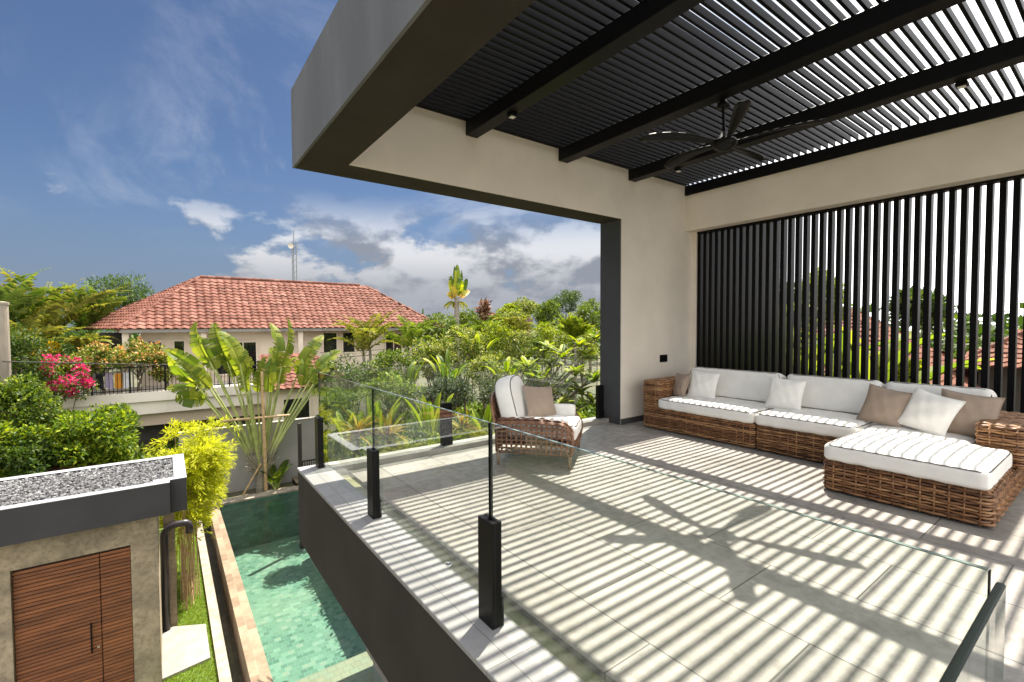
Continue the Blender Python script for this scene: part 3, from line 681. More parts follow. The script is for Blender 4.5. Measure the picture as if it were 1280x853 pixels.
# grass blades
def blades(mb, P, h, w, lean):
    n = len(P); a = rng.uniform(0, 6.28, n); hh = h*rng.uniform(0.5, 1.3, n); d = np.stack([np.cos(a), np.sin(a), 0*a], 1); s_ = np.stack([-np.sin(a), np.cos(a), 0*a], 1)*w
    tip = P+d*(lean*hh)[:, None]+np.array([0, 0, 1.])*hh[:, None]
    V = np.stack([P-s_, P+s_, tip], 1).reshape(-1, 3); mb.add(V, np.arange(3*n).reshape(-1, 3))
M_grass = leafmat('grass_blades', [(0.0, (0.10, 0.17, 0.015)), (0.5, (0.17, 0.25, 0.02)), (1.0, (0.26, 0.30, 0.03))], 0.4)
mb = MB(); n = 26000; P = np.column_stack([rng.uniform(-0.2, 0.45, n), 13.4-7.4*rng.uniform(0, 1, n)**0.8, np.full(n, -3.2)]); blades(mb, P, 0.045, 0.004, 0.6)
obj('lawn_grass', mb, M_grass, kind='stuff', label='bright green lawn strip beside the pool kerb', cat='grass')
# low stone bench slab at the pool's near end
t = thing('pool_bench', 'pale slab bench at the near end of the pool under the terrace', 'bench', (2.35, 5.1, -2.96))
obj('seat_slab', MB().box(2.03, 2.75, 4.2, 6.02, -2.80, -2.70, 0.012), M_paver, t); obj('bench_base', MB().box(2.10, 2.70, 4.3, 5.95, -3.21, -2.801), M_wall, t)
# planting bed behind the pool, boundary wall, steps
struct('planting_bed', MB().box(0.3, 3.55, 13.81, 14.40, -3.25, -2.93), M_soil)
t = thing('boundary_wall', 'smooth grey boundary wall behind the pool and the fan palm', 'wall', (2.0, 14.47, -3.2))
obj('wall', MB().box(0.2, 3.48, 14.41, 14.53, -3.2, -1.20), M_wall, t); obj('coping', MB().box(0.19, 3.49, 14.395, 14.545, -1.199, -1.165, 0.004), M_wallcap, t)
t = thing('garden_steps', 'small wooden steps with black frame by the boundary wall', 'steps', (3.15, 14.0, -3.0))
for i in range(3):
    obj('tread', MB().box(2.80+0.16*i, 2.955+0.16*i, 13.83, 14.36, -2.84+0.13*i, -2.80+0.13*i, 0.004), M_tan, t)
    obj('riser', MB().box(2.795+0.16*i, 2.81+0.16*i, 13.84, 14.35, -2.97+0.13*i, -2.841+0.13*i), M_black, t)
rl = MB()
for i in range(7): rl.tube([(2.98+0.06*i, 13.86, -2.8), (2.98+0.06*i, 13.86, -2.27)], 0.012, 5)
rl.tube([(2.97, 13.86, -2.26), (3.4, 13.86, -2.26)], 0.018, 6); rl.tube([(2.96, 13.86, -2.9), (2.96, 13.86, -2.26)], 0.022, 6)
obj('handrail', rl, M_black, t)
t = thing('deck_column', 'thin dark column under the far corner of the terrace', 'column', (2.7, 12.9, -3.4))
obj('shaft', MB().box(2.62, 2.70, 12.6, 12.68, -4.2, -0.95), M_char, t)

# gatehouse
GS = 0.863
gs_obj = obj
def obj(name, mb, mat_, parent=None, **k):
    if k.pop('near', True): mb.v = [EYE+(v-EYE)*GS for v in mb.v]
    return gs_obj(name, mb, mat_, parent, **k)
gh = thing('gatehouse', 'stone gatehouse with flat pebble roof and slatted teak door', 'gatehouse', (-1.6, 9.3, -3.2))
WY = 8.75
b = MB().box(-3.4, -1.712, WY, WY+0.28, -3.945, -1.232).box(-0.488, -0.168, WY, WY+0.28, -3.945, -1.232).box(-1.711, -0.489, WY, WY+0.28, -1.688, -1.232)
obj('front_wall', b, M_tuff, gh)
obj('side_wall', MB().box(-0.42, -0.168, WY+0.281, 10.0, -3.945, -1.232).box(-3.4, -0.421, 9.8, 10.0, -3.945, -1.232), M_tuff, gh)
# roof slab with parapet rim, stepped back at the right end
b = MB().box(-3.7, -0.006, 8.40, 8.52, -1.23, -0.772).box(-0.0055, 0.20, 8.53, 8.65, -1.26, -0.772).box(0.10, 0.199, 8.651, 10.15, -1.26, -0.772).box(-3.7, 0.0995, 10.03, 10.15, -1.23, -0.772).box(-3.7, 0.0995, 8.5205, 10.029, -1.229, -1.05)
obj('roof_slab', b, M_parapet, gh)
b = MB().box(-3.7, -0.004, 8.395, 8.53, -0.7715, -0.76, 0.003).box(0.045, 0.203, 8.531, 10.155, -0.7715, -0.76, 0.003).box(-3.7, 0.0445, 10.0, 10.155, -0.7715, -0.76, 0.003).box(-0.20, 0.0445, 8.5305, 8.66, -0.7715, -0.7605, 0.003)
rim = obj('roof_rim', b, M_rim, gh)
def pebbles(mb, P, s0):
    base = np.array([(1, 0, 0), (-1, 0, 0), (0, 1, 0), (0, -1, 0), (0, 0, 1), (0, 0, -1)], float)
    F = np.array([(0, 2, 4), (2, 1, 4), (1, 3, 4), (3, 0, 4), (2, 0, 5), (1, 2, 5), (3, 1, 5), (0, 3, 5)])
    n = len(P); sc_ = s0*rng.uniform(0.6, 1.25, (n, 1, 1))*rng.uniform(0.65, 1.2, (n, 1, 3)); V = base[None]*sc_*rng.uniform(0.8, 1.2, (n, 6, 3))
    a = rng.uniform(0, 6.28, n); b_ = rng.uniform(-0.7, 0.7, n); ca, sa, cb, sb = np.cos(a), np.sin(a), np.cos(b_), np.sin(b_)
    X = V[..., 0]*cb[:, None]-V[..., 2]*sb[:, None]; Z_ = V[..., 0]*sb[:, None]+V[..., 2]*cb[:, None]
    V = np.stack([X*ca[:, None]-V[..., 1]*sa[:, None], X*sa[:, None]+V[..., 1]*ca[:, None], Z_*0.7], -1)+P[:, None]
    mb.add(V.reshape(-1, 3), (np.arange(n)[:, None, None]*6+F[None]).reshape(-1, 3))
obj('gravel_bed', MB().box(-3.69, 0.044, 8.531, 9.999, -1.049, -0.80), mat('gravel_bed', (0.05, 0.05, 0.052), 0.9, 0.3, 30), gh)
mb = MB(); n = 6500; P = np.column_stack([rng.uniform(-2.6, 0.04, n), rng.uniform(8.535, 9.99, n), rng.uniform(-0.805, -0.775, n)]); P = P[~((P[:, 0] > -0.21) & (P[:, 1] < 8.67))]; pebbles(mb, P, 0.027)
obj('roof_pebbles', mb, M_gravel, gh, kind='stuff')
dr = MB(); dd = WY+0.10
def slats(mb, x0, x1, z0, z1, pitch):
    k = int((z1-z0)/pitch)
    for i in range(k):
        z = z0+i*pitch; y = dd-0.018+rng.uniform(-0.002, 0.002)
        mb.box(x0, x1, y-0.016, y+0.012, z+0.004, z+pitch-0.006, 0.003)
slats(dr, -1.705, -0.842, -3.92, -1.70, 0.052); d1 = obj('door', dr, M_wood, gh)
obj('door_backing', MB().box(-1.709, -0.838, dd+0.0, dd+0.03, -3.93, -1.692), M_core, d1)
obj('handle', MB().box(-0.955, -0.935, dd-0.095, dd-0.075, -3.12, -2.68, 0.004).box(-0.95, -0.94, dd-0.0745, dd-0.035, -2.75, -2.73).box(-0.95, -0.94, dd-0.0745, dd-0.035, -3.09, -3.07), M_black, d1)
obj('lock', MB().lathe([(0.001, 0.0), (0.016, 0.0), (0.016, 0.02), (0.001, 0.02)], (0, 0, 0), 14).xform(Matrix.Translation((-0.875, dd-0.04, -3.07)) @ Matrix.Rotation(R(90), 4, 'X')), MATS['chrome'], d1)
dr = MB(); slats(dr, -0.832, -0.495, -3.92, -1.70, 0.052); d2 = obj('side_panel', dr, M_wood, gh)
obj('panel_backing', MB().box(-0.835, -0.491, dd+0.0, dd+0.03, -3.93, -1.692), M_core, d2)
obj = gs_obj
obj('return_wall', MB().box(-0.10, 0.045, 8.90, 9.15, -3.2, -1.0), M_tuff, gh)
t = thing('downpipe', 'black curved drainpipe with hooked top beside the gatehouse wall', 'drainpipe', (-0.10, 8.86, -3.2))
p = [(-0.095, 8.83, -3.19), (-0.095, 8.83, -1.70)]+[(-0.095+0.17-0.17*math.cos(a), 8.83, -1.70+0.15*math.sin(a)) for a in np.linspace(0.2, math.pi*0.5, 7)]+[(0.075+0.1*q, 8.83, -1.55) for q in (0.4, 0.8)]+[(0.155+0.07*math.sin(a), 8.83, -1.62+0.07*math.cos(a)) for a in np.linspace(0.1, math.pi*0.5, 6)]+[(0.226, 8.83, -1.72)]
obj('pipe', MB().tube(p, 0.052, 14), mat('dark_pipe_paint', (0.028, 0.022, 0.026), 0.35, 0.1, 4), t, smooth=True)

# ================================================================== HOUSES
M_hwall = mat('cream_house_wall', (0.68, 0.58, 0.46), 0.85, 0.06, 0.8, 0.08, 40)
M_band = mat('pale_balcony_render', (0.62, 0.56, 0.48), 0.85, 0.08, 0.9, 0.08, 40)
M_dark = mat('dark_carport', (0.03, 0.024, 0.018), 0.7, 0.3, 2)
M_pane = mat('dark_window_glass', (0.010, 0.011, 0.012), 0.06, 0.2, 3, spec=0.8)
def roofmat(name, stops):
    m = bpy.data.materials.new(name); m.use_nodes = True; n = NT(m.node_tree); b = n.n['Principled BSDF']
    g = n.new('ShaderNodeNewGeometry'); tc = n.new('ShaderNodeTexCoord')
    f = n.math('ADD', n.math('MULTIPLY', g.outputs['Random Per Island'], 0.6), n.math('MULTIPLY', n.noise(tc.outputs['Object'], 1.6, 5), 0.45))
    n.put(b.inputs['Base Color'], n.mix(n.step(n.noise(tc.outputs['Object'], 24, 3), 0.55, 0.85, 0, 0.10), n.ramp(f, stops), (0.42, 0.33, 0.27))); b.inputs['Roughness'].default_value = 0.75; b.inputs['Specular IOR Level'].default_value = 0.15; return m
M_roof = roofmat('orange_clay_tiles', [(0.1, (0.085, 0.033, 0.022)), (0.45, (0.142, 0.054, 0.036)), (0.75, (0.18, 0.077, 0.056)), (1.0, (0.26, 0.14, 0.105))])
M_roofd = roofmat('brown_clay_tiles', [(0.1, (0.11, 0.05, 0.035)), (0.5, (0.17, 0.075, 0.05)), (1.0, (0.25, 0.12, 0.08))])
def tiled_slope(mb, A, B, C_, D_, tw=0.26, th=0.2):
    """tiles over the sloping quad A-B (eave) to D-C (ridge): each tile a curved, stepped shell"""
    A, B, C_, D_ = (np.array(q, float) for q in (A, B, C_, D_)); up = ((D_+C_)/2-(A+B)/2); L = np.linalg.norm(np.cross(B-A, D_-A))/np.linalg.norm(B-A)
    e = (B-A)/np.linalg.norm(B-A); s_ = (D_-A)-e*((D_-A)@e); s_ /= np.linalg.norm(s_); nn = np.cross(e, s_); nn *= np.sign(nn[2])
    rows = int(L/th); prof = [(0.0, 0.0), (0.18, 0.028), (0.36, 0.042), (0.54, 0.03), (0.72, 0.004), (0.88, -0.004), (1.02, 0.0)]
    V = []; 
    for i in range(rows):
        t = i*th; xa = ((D_-A)@e)*t/L; xb = np.linalg.norm(B-A)+(((C_-B)@e)*t/L); k = int((xb-xa)/tw)+1
        for j in range(k):
            x0 = math.floor(xa/tw)*tw+j*tw
            if x0+tw*0.7 > xb or x0 < xa-tw*0.4: continue
            o = A+e*x0+s_*t; jz = rng.normal(0, 0.004)
            for (u, h) in prof: V.append(o+e*u*tw+nn*(h+0.034+jz))
            for (u, h) in prof: V.append(o+e*u*tw+s_*th*1.08+nn*(h+0.004+jz))
            for (u, h) in prof[:]: V.append(o+e*u*tw+nn*(h+0.004+jz))
    n = len(V)//21; q = np.array([(k, k+1, k+8, k+7) for k in range(6)]+[(14+k, 14+k+1, k+1, k) for k in range(6)])
    mb.add(np.array(V), (np.arange(n)[:, None, None]*21+q[None]).reshape(-1, 4))
def caps(mb, P0, P1, r=0.07, l=0.28):
    P0, P1 = np.array(P0, float), np.array(P1, float); L = np.linalg.norm(P1-P0); n = int(L/l); d = (P1-P0)/L
    for i in range(n): mb.tube([P0+d*(i*l), P0+d*(i*l+l*1.05)], [r*1.08, r*0.9], 8)
h = thing('neighbour_house', 'large two-storey cream house with orange tiled hip roof and balcony', 'house', (4.5, 22, -3.2))
rl_, rr_ = (1.21, 23.7, 3.60), (8.17, 23.7, 3.57); e0, e1, e2, e3 = (-1.36, 21.1, 1.42), (11.3, 21.1, 1.42), (11.3, 26.2, 1.42), (-2.9, 25.2, 1.42)
b = MB(); b.add([e0, e1, rr_, rl_], [(0, 1, 2, 3)]); b.add([e1, e2, rr_], [(0, 1, 2)]); b.add([e2, e3, rl_, rr_], [(0, 1, 2, 3)]); b.add([e3, e0, rl_], [(0, 1, 2)])
b.add([e0, e1, e2, e3], [(0, 3, 2, 1)]); tiled_slope(b, e0, e1, rr_, rl_); tiled_slope(b, e3, e0, rl_, rl_, 0.26, 0.2); tiled_slope(b, e1, e2, rr_, rr_)
rf = obj('roof', b, M_roof, h)
for p_, q_, n_ in ((rl_, rr_, 'ridge_cap'), (e0, rl_, 'hip_cap'), (e1, rr_, 'hip_cap'), (e3, rl_, 'hip_cap')): b = MB(); caps(b, p_, q_); obj(n_, b, M_roof, rf)
obj('eave_board', MB().box(-1.3, 10.85, 21.13, 21.16, 1.30, 1.415), mat('grey_eave', (0.22, 0.20, 0.18), 0.7), rf)
obj('wall', MB().box(-0.75, 10.3, 22.0, 25.2, -3.2, 1.40), M_hwall, h)
def window(x0, x1, z0, z1, y, par, fm=M_hwall, mull=0):
    f = MB(); w_ = 0.07
    f.box(x0-w_, x0, y-0.05, y-0.002, z0-w_, z1+w_).box(x1, x1+w_, y-0.05, y-0.002, z0-w_, z1+w_).box(x0+.0005, x1-.0005, y-0.05, y-0.002, z1, z1+w_).box(x0+.0005, x1-.0005, y-0.06, y-0.002, z0-w_, z0)
    for k in range(mull): xm = x0+(x1-x0)*(k+1)/(mull+1); f.box(xm-0.02, xm+0.02, y-0.04, y-0.004, z0+.0005, z1-.0005)
    o = obj('window', f, fm, par); obj('pane', MB().box(x0+.001, x1-.001, y-0.012, y-0.003, z0+.001, z1-.001), M_pane, o)
window(5.70, 6.27, 0.33, 1.2, 22.0, h); window(6.56, 7.08, 0.30, 1.2, 22.0, h)
window(-0.45, -0.15, -0.35, 0.95, 22.0, h); window(0.25, 0.55, -0.35, 0.95, 22.0, h); window(-0.68, -0.5, 0.1, 0.9, 22.0, h); window(1.6, 3.0, -0.4, 0.85, 22.0, h, mull=2); window(8.6, 9.4, 0.2, 1.1, 22.0, h, mull=1)
b = MB()
for x in (-1.15, 1.15, 4.6): b.box(x-0.09, x+0.09, 21.3, 21.48, -0.70, 1.415)
obj('column', b, M_hwall, h)
obj('louvre_panel', MB().box(-1.9, -1.2, 22.3, 22.34, 0.6, 0.66).box(-1.9, -1.2, 22.3, 22.34, 0.78, 0.84).box(-1.9, -1.2, 22.3, 22.34, 0.96, 1.02).box(-1.9, -1.2, 22.3, 22.34, 1.14, 1.2).box(-1.95, -1.15, 22.36, 22.42, 0.5, 1.3), M_dark, h)
bal = obj('balcony_slab', MB().box(-2.95, 4.9, 20.0, 21.99, -1.02, -0.70), M_band, h)
obj('balcony_band', MB().box(-2.75, 4.95, 20.12, 21.98, -1.46, -1.021), M_band, h); obj('carport_beam', MB().box(-1.9, 5.0, 20.35, 21.97, -1.90, -1.461), mat('tan_beam_paint', (0.42, 0.33, 0.25), 0.85, 0.05, 1), h)  # carport beam in one even tan, darker than the walls
obj('carport_shade_sheet', MB().box(-3.2, 2.9, 20.9, 20.95, -3.2, -1.901), M_dark, h)  # solid dark sheet stands in for the shade inside the carport
r_ = MB()
for k in range(75): x = -2.88+k*0.104; r_.tube([(x, 20.06, -0.698), (x, 20.06, 0.14)], 0.009, 4, cap=False)
for x in (-2.9, -1.95, -1.0, -0.05, 0.9, 1.85, 2.8, 3.75, 4.85): r_.box(x-0.025, x+0.025, 20.035, 20.085, -0.699, 0.20)
r_.box(-2.92, 4.88, 20.04, 20.08, 0.14, 0.175).box(-2.92, 4.88, 20.045, 20.075, -0.62, -0.60); obj('balcony_railing', r_, M_black, h)
# annex with small porch roof
an = thing('house_annex', 'cream garage annex with small sloping orange tiled porch roof', 'building', (4.0, 19.6, -3.2))
obj('wall', MB().box(3.0, 5.55, 19.2, 21.2, -3.2, -0.80), M_hwall, an); window(3.50, 4.40, -2.15, -1.25, 19.2, an, M_hwall)
b = MB(); a0, a1, a2, a3 = (2.7, 18.75, -0.82), (6.05, 18.75, -0.82), (4.75, 20.4, 0.42), (2.9, 20.4, 0.42); b.add([a0, a1, a2, a3], [(0, 1, 2, 3)]); tiled_slope(b, a0, a1, a2, a3)
b.add([a1, (6.05, 21.8, -0.82), a2], [(0, 1, 2)]); b.add([a0, a1, (6.05, 21.8, -0.82), (2.7, 21.8, -0.82)], [(0, 3, 2, 1)])
rf = obj('roof', b, M_roof, an); b = MB(); caps(b, a1, a2); obj('ridge_cap', b, M_roof, rf)
# houses behind the slat screen
def hip_house(name, label, x0, x1, y0, y1, ze, zr, mroof, mwall, grp=None, ins=0.5):
    t = thing(name, label, 'house', ((x0+x1)/2, (y0+y1)/2, -3.2), grp); wv = min(x1-x0, y1-y0)/2
    if y1-y0 >= x1-x0: p, q = ((x0+x1)/2, y0+wv, zr), ((x0+x1)/2, y1-wv, zr)
    else: p, q = (x0+wv, (y0+y1)/2, zr), (x1-wv, (y0+y1)/2, zr)
    c00, c10, c11, c01 = (x0, y0, ze), (x1, y0, ze), (x1, y1, ze), (x0, y1, ze)
    b = MB()
    if y1-y0 >= x1-x0: F = [(c01, c00, p, q), (c11, c01, q, q), (c10, c11, q, p), (c00, c10, p, p)]
    else: F = [(c00, c10, q, p), (c01, c00, p, p), (c11, c01, p, q), (c10, c11, q, q)]
    for f_ in F: b.add(list(f_), [(0, 1, 2, 3)] if f_[2] != f_[3] else [(0, 1, 2)]); tiled_slope(b, *f_)
    r_ = obj('roof', b, mroof, t); 
    for c_, d_, n_ in [(p, q, 'ridge_cap')]+[(c_, (p if abs(c_[1]-p[1])+abs(c_[0]-p[0]) < abs(c_[1]-q[1])+abs(c_[0]-q[0]) else q), 'hip_cap') for c_ in (c00, c10, c11, c01)]:
        if abs(c_[0]-d_[0])+abs(c_[1]-d_[1]) > 0.3: b = MB(); caps(b, c_, d_); obj(n_, b, mroof, r_)
    obj('wall', MB().box(x0+ins, x1-ins, y0+ins, y1-ins, -3.2, ze+0.15), mwall, t); return t
hh = hip_house('tiled_house', 'brown tiled house behind the banana leaves beyond the slat screen', 14.5, 20.5, 2.6, 9.0, -0.35, 2.0, M_roofd, M_hwall)
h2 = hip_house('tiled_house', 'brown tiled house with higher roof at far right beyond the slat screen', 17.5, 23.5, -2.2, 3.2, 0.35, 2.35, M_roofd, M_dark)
obj('window', MB().box(17.96, 17.985, -0.8, 0.3, -1.3, 0.0), M_pane, h2)
t = thing('garden_wall', 'white rendered garden wall with moulded cap beyond the slat screen', 'wall', (11.4, 1, -3.2))
obj('wall', MB().box(11.3, 11.5, -4, 6, -3.2, -0.52), M_band, t); obj('cap', MB().box(11.24, 11.56, -4, 6, -0.519, -0.42, 0.02), M_band, t)
# compound wall with tiled cap beneath the hedge
q0, q1 = at(28, 592, Y=11.6), at(158, 566, Y=11.6)
t = thing('capped_wall', 'old compound wall with a mossy tiled cap under the hedge', 'wall', ((q0[0]+q1[0])/2, 11.6, -3.2))
zc = (q0[2]+q1[2])/2
obj('wall', MB().box(q0[0]-3, q1[0]-0.25, 11.5, 11.7, -3.2, zc-0.06), M_hwall, t)
b = MB(); x1_ = q1[0]; b.add([(q0[0]-3, 11.25, zc-0.05), (x1_, 11.25, zc-0.05), (x1_-0.2, 11.6, zc+0.12), (q0[0]-3, 11.6, zc+0.12), (x1_, 11.95, zc-0.05), (q0[0]-3, 11.95, zc-0.05)], [(0, 1, 2, 3), (3, 2, 4, 5), (0, 5, 4, 1), (1, 4, 2)])
tiled_slope(b, (q0[0]-3, 11.25, zc-0.05), (x1_, 11.25, zc-0.05), (x1_-0.2, 11.6, zc+0.12), (q0[0]-3, 11.6, zc+0.12), 0.11, 0.19); obj('tile_cap', b, M_roofd, t)
# planter just beyond the far glass
pn = thing('planter', 'long raised planter of ferns just beyond the far glass', 'planter', (5, 6.2, -1.27))
obj('planter_wall', MB().prism([(1.45, 5.25), (8.5, 5.25), (8.5, 7.0), (1.80, 7.0)], 2, -1.27, -1.06), M_parapet, pn)
obj('soil', MB().prism([(1.52, 5.32), (8.4, 5.32), (8.4, 6.93), (1.86, 6.93)], 2, -1.0595, -1.0), M_soil, pn)
struct('garden_terrace', MB().prism([(3.4, 7.101), (16, 7.101), (16, 12.5), (3.6, 12.5)], 2, -3.26, -1.3), M_soil)

# mast, poles, cables
t = thing('radio_mast', 'thin steel radio mast with a dish rising behind the house roof', 'mast', tuple(at(367, 352, Y=42)*np.array([1, 1, 0])+np.array([0, 0, -3.2])))
top = at(367, 288, Y=42); base = np.array([top[0], 42, -3.2]); m_ = MB()
for dx, dy in ((-0.16, -0.1), (0.16, -0.1), (0, 0.18)): m_.tube([base+[dx, dy, 0], [top[0]+dx, 42+dy, top[2]-1.0]], 0.04, 5)
zz = np.arange(0, top[2]+2, 0.5)
for i, z in enumerate(zz): m_.tube([(top[0]-0.16, 41.9, -3.2+z), (top[0]+0.16, 41.9, -2.9+z)], 0.022, 4)
m_.tube([[top[0], 42, top[2]-1.4], top], 0.035, 5); obj('lattice', m_, mat('galvanised_steel', (0.20, 0.20, 0.21), 0.5, 0.1, 2), t)
obj('dish', MB().lathe([(0.001, 0), (0.12, 0.02), (0.2, 0.06), (0.22, 0.08)], (0, 0, 0), 18).xform(Matrix.Translation((top[0]-0.3, 41.8, top[2]-1.35)) @ Matrix.Rotation(R(90), 4, 'X')), M_band, t)
def pole(name, label, px, pt, pb, Y, r, m, zb=-3.2):
    a = at(px, pt, Y=Y); t = thing(name, label, 'pole', (a[0], Y, zb)); obj('shaft', MB().tube([(a[0], Y, zb), a], [r*1.2, r], 14), m, t); return t, a
M_conc = mat('pale_concrete', (0.27, 0.225, 0.175), 0.9, 0.3, 2, 0.2, 30, stretch=(1, 1, 0.2))
pt_, pa = pole('utility_pole', 'pale concrete utility pole at the left edge of the picture', 3, 380, 470, 14.0, 0.085, M_conc)
obj('pole_cap', MB().lathe([(0.10, -0.02), (0.105, 0.03), (0.001, 0.05)], tuple(pa), 14), M_conc, pt_)
p2, pb_ = pole('utility_pole', 'weathered wooden post standing among the garden shrubs', 661, 396, 430, 17.0, 0.10, M_teakleg)
obj('crosspiece', MB().box(pb_[0]-0.2, pb_[0]+0.2, 16.96, 17.04, pb_[2]-0.25, pb_[2]-0.17), M_teakleg, p2)
def cable(label, P0, P1, sag, r=0.012):
    u = np.linspace(0, 1, 24)[:, None]; P = np.array(P0)*(1-u)+np.array(P1)*u; P[:, 2] -= sag*4*(u*(1-u))[:, 0]
    obj('overhead_cable', MB().tube(P, r, 5), M_black, label=label, cat='cable', group='cables over the gardens')
cable('black overhead cable running from the concrete pole past the balcony railing', at(3, 452, Y=13.9), at(420, 456, Y=17.5), 0.05)
cable('black overhead cable sagging over the shrubs right of the house windows', at(400, 449, Y=17.5), at(590, 436, Y=17.0), -0.02)
cable('pale thin overhead cable just under the house windows', at(400, 441, Y=17.8), at(660, 412, Y=17.0), 0.2, 0.008)
# ================================================================== PLANTS
L_mid = leafmat('mid_green_leaves', [(0.1, (0.018, 0.042, 0.006)), (0.5, (0.075, 0.125, 0.012)), (0.9, (0.23, 0.27, 0.025))], 0.35)  # dark end of the ramp puts gap shadow into the leaf colour
L_dark = leafmat('dark_green_leaves', [(0.1, (0.02, 0.045, 0.010)), (0.5, (0.045, 0.085, 0.014)), (0.9, (0.10, 0.14, 0.02))], 0.35)
L_bright = leafmat('bright_green_leaves', [(0.1, (0.04, 0.085, 0.006)), (0.5, (0.17, 0.235, 0.012)), (0.9, (0.40, 0.40, 0.025))], 0.42)  # darkest tones imitate shadow between leaves, painted per leaf
L_hedge = leafmat('hedge_leaves', [(0.1, (0.022, 0.05, 0.006)), (0.5, (0.10, 0.165, 0.012)), (0.9, (0.30, 0.34, 0.02))], 0.4)
L_lime = leafmat('lime_bamboo_leaves', [(0.1, (0.30, 0.34, 0.012)), (0.5, (0.50, 0.52, 0.02)), (0.9, (0.66, 0.64, 0.05))], 0.55, tint=(1.05, 1.05, 0.4))
L_vari = leafmat('variegated_leaves', [(0.1, (0.022, 0.048, 0.007)), (0.45, (0.10, 0.15, 0.014)), (0.75, (0.30, 0.31, 0.05)), (1.0, (0.58, 0.53, 0.22))], 0.35)  # low stops carry painted shade of the gaps, pale ones the variegation
L_olive = leafmat('olive_palm_leaves', [(0.1, (0.10, 0.12, 0.018)), (0.5, (0.20, 0.21, 0.035)), (0.9, (0.33, 0.28, 0.07))], 0.5)
L_palm = leafmat('green_palm_leaves', [(0.1, (0.07, 0.12, 0.015)), (0.5, (0.14, 0.20, 0.025)), (0.9, (0.25, 0.27, 0.05))], 0.5)
L_bluegr = leafmat('grey_green_leaves', [(0.1, (0.012, 0.022, 0.012)), (0.5, (0.045, 0.065, 0.035)), (0.9, (0.13, 0.15, 0.09))], 0.3)
L_pink = leafmat('pink_bracts', [(0.1, (0.45, 0.015, 0.10)), (0.5, (0.62, 0.03, 0.17)), (0.9, (0.75, 0.10, 0.26))], 0.45, tint=(1.1, 0.7, 0.9))
L_oran = leafmat('orange_bracts', [(0.1, (0.42, 0.18, 0.05)), (0.5, (0.55, 0.30, 0.10)), (0.9, (0.6, 0.42, 0.2))], 0.4, tint=(1.1, 0.9, 0.6))
L_yel = leafmat('yellow_flowers', [(0.1, (0.45, 0.28, 0.01)), (0.5, (0.62, 0.42, 0.015)), (0.9, (0.7, 0.55, 0.05))], 0.4, tint=(1.1, 1, 0.5))
L_red = leafmat('rusty_leaves', [(0.1, (0.09, 0.05, 0.03)), (0.5, (0.20, 0.09, 0.055)), (0.9, (0.22, 0.16, 0.08))], 0.35, tint=(1.1, 0.8, 0.6))
L_croton = leafmat('croton_leaves', [(0.1, (0.12, 0.14, 0.015)), (0.4, (0.32, 0.27, 0.02)), (0.7, (0.5, 0.33, 0.02)), (1.0, (0.5, 0.18, 0.03))], 0.4, tint=(1.1, 1, 0.5))
L_banana = leafmat('banana_leaves', [(0.1, (0.08, 0.13, 0.015)), (0.5, (0.17, 0.22, 0.022)), (0.9, (0.30, 0.31, 0.04))], 0.58)
M_bark = mat('brown_bark', (0.16, 0.12, 0.085), 0.9, 0.3, 5, 0.6, 30, stretch=(1, 1, 0.3))
M_palmtr = mat('ringed_palm_trunk', (0.24, 0.21, 0.16), 0.85, 0.25, 4, 0.5, 14, stretch=(0.3, 0.3, 4))
M_stem = mat('green_stem', (0.17, 0.21, 0.05), 0.5, 0.2, 6)
M_petiole = mat('pale_green_petiole', (0.28, 0.31, 0.10), 0.45, 0.2, 5)
M_bamb = mat('bamboo_pole', (0.42, 0.28, 0.14), 0.55, 0.2, 3, 0.1, 20, stretch=(1, 1, 6))

def unit(v): return v/(np.linalg.norm(v, axis=-1, keepdims=True)+1e-9)
def leaves(mb, P, Dn, L, asp=0.42, fold=0.25):
    """folded diamond leaves at points P along directions Dn"""
    n = len(P); Dn = unit(Dn); up = unit(rng.normal(0, 0.6, (n, 3))+np.array([0, 0, 1.])); s_ = unit(np.cross(Dn, up)); nr = np.cross(s_, Dn)
    L = (L*rng.uniform(0.6, 1.3, n))[:, None]; mid = P+Dn*L*0.45-nr*L*fold*0.3
    V = np.stack([P, mid+s_*L*asp*0.5+nr*L*fold*0.25, P+Dn*L-nr*L*fold*0.35, mid-s_*L*asp*0.5+nr*L*fold*0.25], 1).reshape(-1, 3)
    i = np.arange(n)[:, None]*4; mb.add(V, np.concatenate([i+np.array([[0, 1, 2]]), i+np.array([[0, 2, 3]])]).reshape(-1, 3))
def clumps(c, r, k, flat=0.0):
    """k clump centres inside an ellipsoid, most of them near its surface"""
    d = unit(rng.normal(0, 1, (k, 3))); rad = rng.uniform(0.35, 1.0, (k, 1))**0.45
    return np.array(c)+d*rad*np.array(r)*0.85
def crown(mb, cs, cr, n, L, asp=0.42, droop=-0.1, fold=0.25):
    k = len(cs); per = max(4, n//k)
    for c_ in cs:
        q = cr*rng.uniform(0.55, 1.25); d = unit(rng.normal(0, 1, (per, 3))); rr = rng.uniform(0.25, 1.0, (per, 1))**0.5
        P = c_+d*rr*q*np.array([1, 1, 0.8]); Dn = d*0.8+rng.normal(0, 0.55, (per, 3))+np.array([0, 0, droop+0.2])
        leaves(mb, P, Dn, L, asp, fold)
